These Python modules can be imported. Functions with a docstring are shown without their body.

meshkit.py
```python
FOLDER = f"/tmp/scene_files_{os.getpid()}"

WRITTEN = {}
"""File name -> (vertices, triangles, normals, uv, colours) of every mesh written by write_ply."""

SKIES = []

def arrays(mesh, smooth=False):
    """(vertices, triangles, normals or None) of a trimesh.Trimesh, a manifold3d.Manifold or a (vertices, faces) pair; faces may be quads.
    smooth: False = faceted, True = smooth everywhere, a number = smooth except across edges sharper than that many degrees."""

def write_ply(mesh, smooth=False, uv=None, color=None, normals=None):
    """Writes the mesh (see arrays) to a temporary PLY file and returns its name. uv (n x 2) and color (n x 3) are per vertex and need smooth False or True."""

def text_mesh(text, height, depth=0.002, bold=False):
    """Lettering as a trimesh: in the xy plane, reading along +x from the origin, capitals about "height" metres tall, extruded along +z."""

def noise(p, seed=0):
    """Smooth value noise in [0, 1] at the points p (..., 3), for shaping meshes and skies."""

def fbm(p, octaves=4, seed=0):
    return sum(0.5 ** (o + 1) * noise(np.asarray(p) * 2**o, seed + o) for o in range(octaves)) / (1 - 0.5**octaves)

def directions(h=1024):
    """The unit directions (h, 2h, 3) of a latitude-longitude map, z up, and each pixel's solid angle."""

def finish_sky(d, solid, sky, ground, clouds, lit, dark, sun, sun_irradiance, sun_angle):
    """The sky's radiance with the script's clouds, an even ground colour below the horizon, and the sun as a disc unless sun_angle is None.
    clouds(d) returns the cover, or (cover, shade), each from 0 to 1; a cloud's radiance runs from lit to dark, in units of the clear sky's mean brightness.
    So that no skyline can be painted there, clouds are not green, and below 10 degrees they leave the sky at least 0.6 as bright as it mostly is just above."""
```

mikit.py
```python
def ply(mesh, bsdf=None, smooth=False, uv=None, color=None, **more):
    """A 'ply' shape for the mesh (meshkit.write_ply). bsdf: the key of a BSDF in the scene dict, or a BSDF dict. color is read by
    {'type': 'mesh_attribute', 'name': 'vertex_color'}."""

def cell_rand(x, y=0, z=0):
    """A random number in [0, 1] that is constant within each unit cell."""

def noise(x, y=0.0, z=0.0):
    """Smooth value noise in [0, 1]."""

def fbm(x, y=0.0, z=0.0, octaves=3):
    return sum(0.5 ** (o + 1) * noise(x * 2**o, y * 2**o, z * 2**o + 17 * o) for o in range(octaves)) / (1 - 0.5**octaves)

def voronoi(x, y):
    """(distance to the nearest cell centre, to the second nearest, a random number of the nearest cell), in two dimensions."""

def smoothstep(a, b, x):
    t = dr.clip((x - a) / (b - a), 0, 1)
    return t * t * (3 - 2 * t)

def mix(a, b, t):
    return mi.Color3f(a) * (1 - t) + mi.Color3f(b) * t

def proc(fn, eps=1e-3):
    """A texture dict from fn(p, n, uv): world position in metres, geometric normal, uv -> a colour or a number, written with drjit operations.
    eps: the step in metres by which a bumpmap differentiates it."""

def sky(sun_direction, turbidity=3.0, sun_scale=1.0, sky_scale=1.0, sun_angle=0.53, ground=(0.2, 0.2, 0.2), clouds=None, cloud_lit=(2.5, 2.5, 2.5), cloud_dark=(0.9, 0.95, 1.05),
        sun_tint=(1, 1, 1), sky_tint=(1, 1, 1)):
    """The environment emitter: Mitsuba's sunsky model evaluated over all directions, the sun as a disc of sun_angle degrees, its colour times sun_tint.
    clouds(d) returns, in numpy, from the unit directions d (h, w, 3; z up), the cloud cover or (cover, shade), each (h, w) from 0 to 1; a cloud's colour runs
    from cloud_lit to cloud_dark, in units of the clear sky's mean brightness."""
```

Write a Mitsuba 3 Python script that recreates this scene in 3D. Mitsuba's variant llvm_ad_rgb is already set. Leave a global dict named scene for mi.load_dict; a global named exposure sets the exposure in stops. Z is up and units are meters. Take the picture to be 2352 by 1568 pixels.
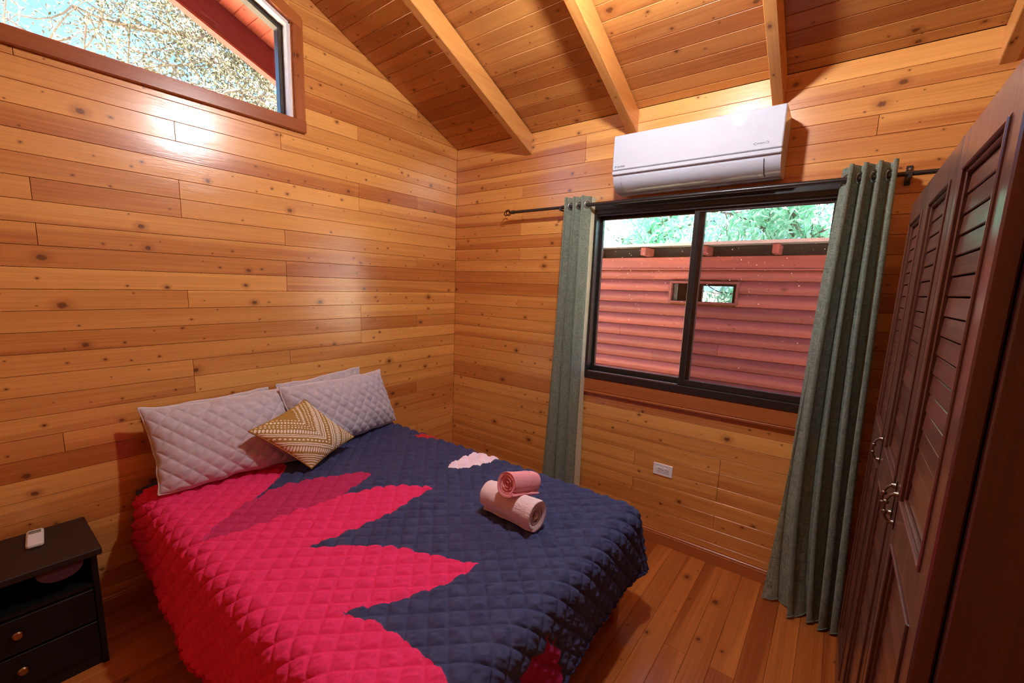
import math
import numpy as np, trimesh, drjit as dr, mitsuba as mi, mikit, meshkit
import shapely
from shapely.geometry import Polygon, box as sbox, LineString
from mikit import noise, fbm, cell_rand, smoothstep, mix, proc

T = mi.ScalarTransform4f
scene, labels = {'type': 'scene'}, {}
PI = math.pi
rng = np.random.default_rng(7)

# ------------------------------------------------------------------ camera, sky, light, exposure
exposure = 0.15
CAM = np.array([2.42616, -2.53766, 1.51182])
F_PX = 994.404
PPX, PPY = 1135.458, 811.762
CR = np.array([[0.781076, 0.121128, -0.612575], [0.623691, -0.10345, 0.774795], [0.030479, -0.987232, -0.156349]])
m4 = np.eye(4)
m4[:3, 0], m4[:3, 1], m4[:3, 2], m4[:3, 3] = -CR[:, 0], -CR[:, 1], CR[:, 2], CAM
scene['camera'] = {'type': 'perspective', 'fov_axis': 'x', 'fov': math.degrees(2 * math.atan(1176 / F_PX)), 'near_clip': 0.02, 'far_clip': 500.0,
                   'principal_point_offset_x': -(PPX - 1176) / 2352, 'principal_point_offset_y': -(PPY - 784) / 1568, 'to_world': T(m4)}
SKY, SUN, LAMP = 15.0, 150.0, 212.0


def clouds(d):
    c = meshkit.fbm(d * np.array([3.0, 3.0, 6.0]) + 4.0, 4, 3)
    return np.clip((c - 0.60) * 4, 0, 0.6)


scene['sky'] = mikit.sky((-0.06, 0.38, 0.92), turbidity=2.6, sun_scale=SUN, sky_scale=SKY, sky_tint=(0.58, 1.0, 1.2), clouds=clouds, cloud_lit=(1.7, 1.75, 1.8), cloud_dark=(1.2, 1.25, 1.3), ground=(0.25, 0.22, 0.16))
BULB = (1.75, -1.25, 2.65)

# ------------------------------------------------------------------ materials


def mat(name, color, rough=0.5, metal=0.0, spec=0.5, **more):
    c = color if isinstance(color, dict) else {'type': 'rgb', 'value': list(color)}
    d = {'type': 'principled', 'base_color': c, 'roughness': rough, 'metallic': metal, 'specular': spec, **more}
    scene[name] = {'type': 'twosided', 'b': d}
    return name


def bumped(name, color, fn, scale, rough=0.5, spec=0.5, eps=1e-3, **more):
    d = {'type': 'principled', 'base_color': color if isinstance(color, dict) else {'type': 'rgb', 'value': list(color)}, 'roughness': rough, 'specular': spec, **more}
    scene[name] = {'type': 'twosided', 'b': {'type': 'bumpmap', 't': proc(fn, eps), 'scale': scale, 'b': d}}
    return name


def wood_fn(light, dark, knot, knots=1.0, grainy=1.0, pw=0.083):
    # u = metres along the board + 100 * tone step (0..20), v = metres across + 10 * board number
    def fn(p, n, uv):
        tone = dr.floor(uv.x / 100) / 20
        u = uv.x - dr.floor(uv.x / 100) * 100
        b = dr.floor(uv.y / 10)
        a = uv.y - b * 10
        x = u + b * 3.71
        warp = noise(x * 2.2, a * 22, b) - 0.5
        g1 = fbm(x * 3.0, (a + 0.012 * warp) * 190, b, 3)
        g2 = noise(x * 9.0, (a + 0.010 * warp) * 420, b + 50)
        broad = noise(x * 1.1, a * 16 + b * 2.3, b)
        edge = (a / pw - 0.5) + 1.3 * (noise(x * 0.8, b * 5.1) - 0.5) + (cell_rand(b, 5) - 0.5) * 2.2
        sap = smoothstep(-0.10, 0.10, edge)
        t = tone + grainy * (0.42 * (g1 - 0.5) + 0.12 * (g2 - 0.5)) + 0.40 * (broad - 0.5) + 0.34 * (sap - 0.5)
        k = mi.Float(0)
        ring = mi.Float(0)
        for cellw, rmin, rmax, prob, sd in ((0.10, 0.0018, 0.0050, 0.34, 1), (0.37, 0.005, 0.014, 0.34, 2)):
            c = dr.floor(x / cellw)
            have = cell_rand(c, b, sd * 10) < prob * knots * (0.35 + 1.3 * cell_rand(b, sd * 7 + 3))
            cu = (c + 0.2 + 0.6 * cell_rand(c, b, sd * 10 + 1)) * cellw
            cv = pw * (0.12 + 0.76 * cell_rand(c, b, sd * 10 + 2))
            r = rmin + (rmax - rmin) * dr.square(cell_rand(c, b, sd * 10 + 3))
            wob = 0.35 * (noise(x * 160, a * 160, b) - 0.5)
            d = dr.sqrt(dr.square((x - cu) / (1.35 * r)) + dr.square((a - cv) / r)) + wob
            k = dr.maximum(k, dr.select(have, smoothstep(1.15, 0.55, d), 0))
            ring = dr.maximum(ring, dr.select(have, smoothstep(3.0, 1.1, d) * 0.45, 0))
        col = mix(dark, light, dr.clip(t, 0, 1.1))
        col = mix(col, mi.Color3f(dark) * 0.8, ring)
        return mix(col, knot, k * 0.85)
    return fn


def lacquer_bump(p, n, uv):
    b = dr.floor(uv.y / 10)
    u = uv.x - dr.floor(uv.x / 100) * 100 + b * 3.71
    a = uv.y - b * 10
    return 0.8 * noise(u * 7, a * 24, b) + 0.14 * noise(u * 24, a * 260, b)


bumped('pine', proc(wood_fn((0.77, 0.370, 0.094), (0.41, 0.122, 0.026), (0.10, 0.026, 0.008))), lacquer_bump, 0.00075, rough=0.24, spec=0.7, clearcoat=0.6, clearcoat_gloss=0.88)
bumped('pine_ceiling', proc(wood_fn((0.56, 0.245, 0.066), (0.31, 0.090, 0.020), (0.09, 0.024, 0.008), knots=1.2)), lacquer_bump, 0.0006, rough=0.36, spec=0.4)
bumped('floor_wood', proc(wood_fn((0.52, 0.165, 0.035), (0.25, 0.055, 0.012), (0.07, 0.016, 0.006), knots=0.35, pw=0.09)), lacquer_bump, 0.0004, rough=0.26, spec=0.5)
bumped('trim_wood', proc(wood_fn((0.42, 0.135, 0.035), (0.24, 0.06, 0.016), (0.08, 0.02, 0.008), knots=0.3)), lacquer_bump, 0.0004, rough=0.3, spec=0.5)
bumped('wardrobe_wood', proc(wood_fn((0.100, 0.036, 0.024), (0.042, 0.0145, 0.0105), (0.03, 0.01, 0.008), knots=0.15, grainy=1.3, pw=0.3)), lacquer_bump, 0.0003, rough=0.20, spec=0.7)
bumped('red_wood', proc(wood_fn((0.20, 0.058, 0.053), (0.11, 0.030, 0.029), (0.07, 0.014, 0.012), knots=0.5, pw=0.14)), lacquer_bump, 0.0008, rough=0.55, spec=0.3)
bumped('soffit_wood', proc(wood_fn((0.62, 0.17, 0.12), (0.42, 0.095, 0.07), (0.12, 0.02, 0.015), knots=0.5)), lacquer_bump, 0.0006, rough=0.5, spec=0.3)
bumped('maroon_paint', (0.12, 0.018, 0.035), lacquer_bump, 0.0003, rough=0.5, spec=0.3)
mat('backing', (0.10, 0.035, 0.012), 0.8, spec=0.1)
mat('plain_wall', (0.55, 0.24, 0.075), 0.4)
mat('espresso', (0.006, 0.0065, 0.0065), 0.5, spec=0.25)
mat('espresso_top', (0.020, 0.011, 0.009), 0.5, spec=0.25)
mat('plum', (0.05, 0.018, 0.026), 0.5)
mat('black_metal', (0.012, 0.011, 0.010), 0.32, 0.0, 0.6)
mat('rod_metal', (0.016, 0.014, 0.013), 0.28, 0.0, 0.7)
mat('bronze', (0.09, 0.042, 0.022), 0.35, 0.8)
mat('brass', (0.35, 0.24, 0.13), 0.32, 1.0)
mat('antique_bronze', (0.20, 0.16, 0.125), 0.35, 1.0)
mat('steel', (0.55, 0.55, 0.56), 0.28, 1.0)
mat('aluminium', (0.62, 0.62, 0.66), 0.4, 0.7)
scene['white_plastic'] = {'type': 'twosided', 'b': {'type': 'plastic', 'diffuse_reflectance': {'type': 'rgb', 'value': [0.50, 0.54, 0.61]}, 'int_ior': 1.46}}
mat('white_satin', (0.74, 0.74, 0.75), 0.4)
mat('white_enamel', (0.84, 0.85, 0.88), 0.3)
mat('grey_print', (0.10, 0.10, 0.13), 0.6)
mat('blue_print', (0.03, 0.10, 0.22), 0.6)
mat('slot', (0.02, 0.02, 0.02), 0.7)
mat('screen', (0.16, 0.18, 0.15), 0.25)
mat('off_white', (0.70, 0.68, 0.60), 0.45)
mat('roof_metal', (0.30, 0.32, 0.33), 0.45, 0.4)
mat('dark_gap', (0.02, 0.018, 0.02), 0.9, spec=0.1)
mat('mattress_cloth', (0.55, 0.55, 0.58), 0.9, spec=0.1)
mat('soil', proc(lambda p, n, uv: mix((0.09, 0.085, 0.075), (0.065, 0.085, 0.06), fbm(p.x * 1.5, p.y * 1.5, 0.0, 4))), 0.95, spec=0.1)
mat('gravel', proc(lambda p, n, uv: mix((0.20, 0.17, 0.14), (0.14, 0.12, 0.09), fbm(p.x * 5, p.y * 5, 0.0, 4))), 0.95, spec=0.1)
mat('bark', proc(lambda p, n, uv: mix((0.09, 0.07, 0.055), (0.22, 0.20, 0.18), fbm(p.x * 9, p.y * 9, p.z * 5, 3))), 0.9, spec=0.1)
scene['glass'] = {'type': 'thindielectric', 'int_ior': 1.5}
scene['tinted_glass'] = {'type': 'thindielectric', 'int_ior': 1.5, 'specular_transmittance': {'type': 'rgb', 'value': [0.46, 0.42, 0.50]}}


def leaf(name, ca, cb, trans):
    def fn(p, n, uv):
        return mix(ca, cb, cell_rand(dr.floor(uv.x / 2), 3))
    scene[name] = {'type': 'principledthin', 'base_color': proc(fn), 'roughness': 0.45, 'diff_trans': trans, 'spec_trans': 0.0}


leaf('leaf_pale', (0.055, 0.07, 0.04), (0.20, 0.20, 0.155), 0.9)
leaf('leaf_green', (0.22, 0.58, 0.42), (0.62, 0.90, 0.78), 1.2)


def linen(ca, cb):
    def fn(p, n, uv):
        th = noise(uv.x * 900, uv.y * 60) * 0.5 + noise(uv.x * 60, uv.y * 900) * 0.5
        return mix(ca, cb, smoothstep(0.25, 0.75, th))
    return fn


def weave(p, n, uv):
    return noise(uv.x * 700, uv.y * 90) + noise(uv.x * 90, uv.y * 700)


scene['curtain_cloth'] = {'type': 'principledthin', 'base_color': proc(linen((0.17, 0.215, 0.17), (0.38, 0.45, 0.375))), 'roughness': 0.8, 'diff_trans': 0.7, 'spec_trans': 0.0}
bumped('curtain_lining', proc(linen((0.46, 0.44, 0.30), (0.60, 0.57, 0.42))), weave, 0.0002, rough=0.8, spec=0.15)


def terry(p, n, uv):
    return noise(p.x * 420, p.y * 420, p.z * 420) + 0.6 * noise(p.x * 190, p.y * 190, p.z * 190)


bumped('terry_cream', (0.88, 0.68, 0.68), terry, 0.0036, rough=0.95, spec=0.1, sheen=0.5, eps=4e-4)
bumped('terry_coral', (0.86, 0.34, 0.37), terry, 0.0036, rough=0.95, spec=0.1, sheen=0.5, eps=4e-4)
mat('terry_hem', (0.82, 0.80, 0.82), 0.9, spec=0.1)


def crinkle(p, n, uv):
    return fbm(p.x * 70, p.y * 70, p.z * 70, 3)


bumped('sham', proc(lambda p, n, uv: mix((0.48, 0.44, 0.48), (0.60, 0.555, 0.60), noise(p.x * 60, p.y * 60, p.z * 60))), crinkle, 0.0012, rough=0.9, spec=0.1, sheen=0.2)
mat('sham_piping', (0.66, 0.63, 0.66), 0.9, spec=0.1)


def in_poly(x, y, pts):
    inside = mi.Bool(False) & (x > 1e9)
    pts = [(float(a), float(b)) for a, b in pts]
    for (x0, y0), (x1, y1) in zip(pts, pts[1:] + pts[:1]):
        if y0 == y1:
            continue
        inside ^= ((y0 > y) != (y1 > y)) & (x < (x1 - x0) * (y - y0) / (y1 - y0) + x0)
    return inside


def curve(*p):     # smooth frond edge through points
    p = np.array(p, float)
    t = np.r_[0, np.cumsum(np.linalg.norm(np.diff(p, axis=0), axis=1))]
    from scipy.interpolate import PchipInterpolator
    s = np.linspace(0, t[-1], max(8, 4 * len(p)))
    return [tuple(q) for q in np.stack([PchipInterpolator(t, p[:, 0])(s), PchipInterpolator(t, p[:, 1])(s)], 1)]


RED = ([(-0.5, -2.9), (-0.5, -2.12), (0.06, -2.10), (0.10, -1.9), (0.12, -1.60)] + curve((0.12, -1.60), (0.20, -1.535), (0.269, -1.53), (0.36, -1.59), (0.43, -1.67), (0.531, -1.803)) + [(0.60, -1.86)]
       + curve((0.66, -1.72), (0.765, -1.525), (0.87, -1.325), (0.95, -1.245), (1.03, -1.204)) + curve((1.03, -1.204), (1.04, -1.33), (1.058, -1.467), (1.045, -1.65), (1.019, -1.842))
       + curve((1.019, -1.842), (1.076, -1.757), (1.206, -1.643), (1.30, -1.59), (1.40, -1.55), (1.553, -1.483)) + curve((1.553, -1.483), (1.545, -1.60), (1.50, -1.73), (1.399, -1.917))
       + curve((1.399, -1.917), (1.527, -1.872), (1.657, -1.860), (1.745, -1.862), (1.83, -1.895), (1.95, -1.98), (2.04, -2.12), (2.2, -2.5)) + [(2.2, -2.9)])
MID = [(0.70, -2.05)] + curve((0.62, -1.97), (0.528, -1.802), (0.485, -1.65), (0.547, -1.487), (0.60, -1.39), (0.66, -1.317), (0.705, -1.305)) + curve((0.708, -1.305), (0.735, -1.40), (0.775, -1.546), (0.755, -1.737), (0.743, -1.91), (0.722, -2.01))
PINK = curve((0.914, -0.985), (0.885, -0.92), (0.882, -0.85), (0.880, -0.79), (0.893, -0.731), (0.95, -0.70), (1.035, -0.684)) + curve((1.035, -0.69), (1.035, -0.76), (1.02, -0.85), (0.98, -0.93), (0.916, -0.987))
CORAL = curve((0.42, -0.79), (0.415, -0.745), (0.437, -0.71), (0.50, -0.68), (0.66, -0.66)) + [(0.70, -0.64), (0.66, -0.685), (0.56, -0.735), (0.48, -0.78)]
CORAL2 = [(0.655, -0.715), (0.70, -0.655), (0.85, -0.62), (0.84, -0.66), (0.75, -0.70)]
MAG = [(2.2, -1.80), (1.96, -1.66), (1.925, -1.645), (1.915, -1.60), (1.93, -1.545), (1.925, -1.515), (1.885, -1.510), (1.935, -1.495), (1.955, -1.485), (1.925, -1.468), (1.965, -1.462), (1.99, -1.442), (2.03, -1.452), (2.06, -1.435), (2.2, -1.43)]


def quilt_color(p, n, uv):
    x, y = uv.x, uv.y
    xe = x + 0.004 * (noise(x * 130, y * 130) - 0.5)
    ye = y + 0.004 * (noise(x * 130, y * 130, 7) - 0.5)
    navy = mix((0.040, 0.046, 0.118), (0.055, 0.065, 0.150), noise(x * 40, y * 40))
    c = mi.Color3f(navy)
    fleck = 0.93 + 0.14 * noise(x * 300, y * 300)
    for pts, rgb in ((RED, (0.76, 0.036, 0.150)), (CORAL, (0.50, 0.03, 0.045)), (CORAL2, (0.50, 0.03, 0.045)), (PINK, (0.93, 0.76, 0.86)), (MID, (0.47, 0.030, 0.125)), (MAG, (0.30, 0.014, 0.085))):
        c = dr.select(in_poly(xe, ye, pts), mi.Color3f(rgb), c)
    return c * fleck


bumped('quilt_cloth', proc(quilt_color), lambda p, n, uv: fbm(p.x * 85, p.y * 85, p.z * 85, 3), 0.0014, rough=0.85, spec=0.15, sheen=0.15)
mat('quilt_hem', (0.03, 0.03, 0.085), 0.9, spec=0.1)
mat('quilt_hem_red', (0.50, 0.014, 0.055), 0.9, spec=0.1)


def cushion_color(p, n, uv):
    r, q = uv.x, uv.y
    wob = 0.02 * (noise(r * 14, q * 14) - 0.5)
    rr = 0.5 - dr.abs(r - 0.5)
    d = (q - 1.15 * rr + wob) / 1.52          # distance from the chevron line through the middle of the upper edge
    s = (rr + 1.15 * q) / 1.52
    fr = lambda z: z - dr.floor(z)
    m = mi.Float(0)
    for a, b in ((0.070, 0.085), (0.100, 0.120), (0.225, 0.245), (0.262, 0.282), (0.425, 0.44), (0.46, 0.475), (0.50, 0.512), (0.535, 0.55), (0.575, 0.59), (0.615, 0.63)):
        m = dr.maximum(m, smoothstep(a - 0.004, a + 0.002, d) * smoothstep(b + 0.004, b - 0.002, d))

    def dots(c, h, per, duty):
        e = dr.sqrt(dr.square((d - c) / h) + dr.square((fr(s / per) - 0.5) * 2 / duty))
        return smoothstep(1.12, 0.88, e)
    for c, h, per, duty in ((0.170, 0.017, 0.055, 0.64), (0.015, 0.038, 0.036, 0.72), (0.345, 0.046, 0.036, 0.72), (-0.060, 0.012, 0.040, 0.6), (-0.105, 0.012, 0.040, 0.6), (-0.165, 0.020, 0.036, 0.7), (-0.225, 0.012, 0.04, 0.6)):
        m = dr.maximum(m, dots(c, h, per, duty))
    base = mix((0.33, 0.195, 0.045), (0.44, 0.27, 0.07), noise(r * 220, q * 220))
    return mix(base, (0.86, 0.79, 0.62), m)


bumped('cushion_cloth', proc(cushion_color), lambda p, n, uv: noise(p.x * 380, p.y * 380, p.z * 380), 0.0005, rough=0.85, spec=0.15)
mat('cushion_back', (0.36, 0.21, 0.05), 0.9, spec=0.1)

# ------------------------------------------------------------------ helpers
_count = {}


def numbered(name):
    k = _count.get(name, -1) + 1
    _count[name] = k
    return name if k == 0 else f'{name}_{k:03d}'


def tag(key, label=None, cat=None, group=None, kind=None):
    d = labels.setdefault(key, {})
    for a, b in (('label', label), ('category', cat), ('group', group), ('kind', kind)):
        if b:
            d[a] = b
    return key


def obj(name, mesh, m, parent=None, smooth=False, uv=None, **more):
    key = numbered(name if parent is None else f'{parent}__{name}')
    scene[key] = mikit.ply(mesh, m, smooth=smooth, uv=uv, **more)
    return key


def thing(name, label, cat, group=None):
    return tag(numbered(name), label, cat, group)


def struct(name):
    return tag(numbered(name), kind='structure')


def bx(x0, x1, y0, y1, z0, z1, c=0.0):
    lo, hi = np.minimum([x0, y0, z0], [x1, y1, z1]).astype(float), np.maximum([x0, y0, z0], [x1, y1, z1]).astype(float)
    if c <= 0:
        return trimesh.creation.box(bounds=[lo, hi])
    c = min(c, 0.45 * (hi - lo).min())
    pts = []
    for sx in (0, 1):
        for sy in (0, 1):
            for sz in (0, 1):
                p = np.where([sx, sy, sz], hi - c, lo + c)
                for k in range(3):
                    q = p.copy()
                    q[k] = (hi if (sx, sy, sz)[k] else lo)[k]
                    pts.append(q)
    return trimesh.convex.convex_hull(np.array(pts))


cat_ = trimesh.util.concatenate


def box_uv(mesh, axis, tone, ident):
    """Split faces and give board uv: along 'axis', across the other larger direction."""
    f = mesh.faces.ravel()
    v = mesh.vertices[f]
    n = np.repeat(mesh.face_normals, 3, axis=0)
    o = [k for k in range(3) if k != axis]
    across = np.where(np.abs(n[:, o[0]]) > np.abs(n[:, o[1]]), v[:, o[1]], v[:, o[0]])
    lo = v.min(0)
    across = across - np.where(np.abs(n[:, o[0]]) > np.abs(n[:, o[1]]), lo[o[1]], lo[o[0]])
    along = v[:, axis] - lo[axis]
    out = trimesh.Trimesh(v, np.arange(len(v)).reshape(-1, 3), process=False)
    return out, np.stack([along + 100 * round(tone * 20) + 0.001, np.clip(across, 0, 9) + 10 * ident + 0.001], 1)


_id = [0]


def board(name, mesh, axis, m, parent=None, tone=0.5):
    _id[0] += 1
    mm, uv = box_uv(mesh, axis, tone, _id[0] % 900)
    return obj(name, mm, m, parent, uv=uv)


def plank(name, poly, O, ex, ey, ez, thick, tone, m, parent, c=0.0006, v0=None):
    """A board of convex outline 'poly' (local u, v); its face lies in the plane O, ex, ey, its edges are chamfered, it reaches 'thick' behind."""
    poly = shapely.geometry.polygon.orient(poly.simplify(1e-5), 1.0)
    outer = np.array(poly.exterior.coords)[:-1]
    inner = np.array(shapely.geometry.polygon.orient(poly.buffer(-c, join_style=2), 1.0).exterior.coords)[:-1]
    n = len(outer)
    if len(inner) != n:
        inner = outer + (outer.mean(0) - outer) * 0.01
    else:
        inner = np.roll(inner, -int(np.argmin(np.linalg.norm(inner - outer[0], axis=1))), axis=0)
    O, ex, ey, ez = map(np.array, (O, ex, ey, ez))
    L = np.vstack([np.c_[outer, np.full(n, -thick)], np.c_[outer, np.full(n, -c)], np.c_[inner, np.zeros(n)]])
    V = O + L[:, :1] * ex + L[:, 1:2] * ey + L[:, 2:] * ez
    F = []
    for r in (0, 1):
        for i in range(n):
            j = (i + 1) % n
            F += [[r * n + i, r * n + j, (r + 1) * n + j], [r * n + i, (r + 1) * n + j, (r + 1) * n + i]]
    F += [[2 * n, 2 * n + i, 2 * n + i + 1] for i in range(1, n - 1)]
    F = np.array(F)
    if np.dot(np.cross(ex, ey), ez) < 0:
        F = F[:, ::-1]
    _id[0] += 1
    base = L[:, 1].min() if v0 is None else v0
    uv = np.c_[L[:, 0] + 20 + 100 * round(np.clip(tone, 0, 1) * 20), L[:, 1] - base + 10 * (_id[0] % 900) + 0.001]
    key = obj('plank' if name is None else name, (V, F), m, parent, smooth=False)
    # rewrite with uv on faceted vertices
    fv = F.ravel()
    scene[key] = mikit.ply((V[fv], np.arange(len(fv)).reshape(-1, 3)), m, smooth=False, uv=uv[fv])
    return key


def tube(pts, r, sides=10, cap=True, closed=False):
    pts = np.asarray(pts, float)
    r = np.broadcast_to(r, len(pts))
    tan = np.gradient(pts, axis=0) if not closed else np.roll(pts, -1, 0) - np.roll(pts, 1, 0)
    tan /= np.maximum(np.linalg.norm(tan, axis=1, keepdims=True), 1e-12)
    up = np.array([0, 0, 1.0]) if abs(tan[0][2]) < 0.9 else np.array([1.0, 0, 0])
    N = []
    n = up - tan[0] * (up @ tan[0])
    for t in tan:
        n = n - t * (n @ t)
        n /= np.linalg.norm(n)
        N.append(n)
    N = np.array(N)
    B = np.cross(tan, N)
    a = np.arange(sides) * 2 * PI / sides
    V = (pts[:, None] + r[:, None, None] * (np.cos(a)[None, :, None] * N[:, None] + np.sin(a)[None, :, None] * B[:, None])).reshape(-1, 3)
    F = []
    m = len(pts)
    for i in range(m if closed else m - 1):
        i2 = (i + 1) % m
        for k in range(sides):
            k2 = (k + 1) % sides
            F += [[i * sides + k, i * sides + k2, i2 * sides + k2], [i * sides + k, i2 * sides + k2, i2 * sides + k]]
    if cap and not closed:
        V = np.vstack([V, pts[0], pts[-1]])
        c0, c1 = len(V) - 2, len(V) - 1
        for k in range(sides):
            k2 = (k + 1) % sides
            F += [[c0, k2, k], [c1, (m - 1) * sides + k, (m - 1) * sides + k2]]
    return trimesh.Trimesh(V, np.array(F), process=False)


def grid_mesh(P):
    h, w = P.shape[:2]
    i = np.arange(h * w).reshape(h, w)
    q = np.stack([i[:-1, :-1], i[:-1, 1:], i[1:, 1:], i[1:, :-1]], -1).reshape(-1, 4)
    return P.reshape(-1, 3), np.vstack([q[:, [0, 1, 2]], q[:, [0, 2, 3]]])


def lathe(prof, seg=24):
    return trimesh.creation.revolve(np.array(prof, float), sections=seg)


# ------------------------------------------------------------------ the room
S, Z0 = 0.083, 1.4425          # board face width, height of joint 0
WT, SL = 2.515, 0.411          # top of the window wall, slope of the ceiling
RX, BY, RIDGE = 3.22, -3.75, -2.75
ceil_z = lambda y: WT - SL * y if y > RIDGE else WT - SL * RIDGE + SL * (y - RIDGE)
nrm = math.hypot(1, SL)
STUD = 0.475
GAP = 0.0008

# --- left (headboard) wall with the trapezoid window
wl = struct('wall_left')
WY0, WY1, WZ0 = -1.275, -3.3, 2.350           # window opening: right side, left side, sill height
top_at = lambda y: 2.835 + SL * (-y + WY0)
hole = Polygon([(-WY0, WZ0), (-WY1, WZ0), (-WY1, top_at(WY1 / 1) if False else top_at(-2.75) - SL * 0.55), (2.75, top_at(-2.75)), (-WY0, top_at(WY0))])
gable = Polygon([(0, 0), (0, WT), (-RIDGE, ceil_z(RIDGE)), (-BY, ceil_z(BY)), (-BY, 0)])
back = gable.difference(hole)
bm = trimesh.creation.extrude_polygon(back, 0.10, engine='earcut')
M = np.array([[0, 0, 1, -0.115], [-1, 0, 0, 0], [0, 1, 0, 0], [0, 0, 0, 1.0]])
bm.apply_transform(M)
bm.fix_normals()
obj('backing', bm, 'backing', wl)
TONE_L = {0: {3: .42, 4: .40, 2: .86, 1: .84, 0: .82}, -1: {4: .72, 3: .74, 2: .36, 1: .38, 0: .36}, 1: {k: .74 for k in range(8)}, 2: {k: .30 for k in range(1, 8)}, 3: {4: .6, 3: .58, 2: .55, 1: .80, 0: .82},
          4: {4: .62, 3: .64, 2: .5, 1: .34, 0: .32}, -3: {k: .52 for k in range(8)}, -4: {k: .66 for k in range(8)}, -5: {4: .45, 3: .44, 2: .62, 1: .60, 0: .55}, -6: {3: .62, 4: .62, 2: .58, 1: .6, 0: .6},
          -8: {k: .30 for k in range(3)}, -9: {k: .70 for k in range(2)}, -10: {k: .80 for k in range(3)}, -11: {k: .48 for k in range(3)}}
SPLIT_L = {0: (3,), -1: (2,), -6: (3,), -4: (2,), -7: (1,), 2: (0, 1), 3: (1,), 4: (2, 3), 5: (3,), -5: (3, 4), 7: (4,), -9: (3,), -10: (2,), -8: (1, 0), 6: (2,)}
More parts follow.
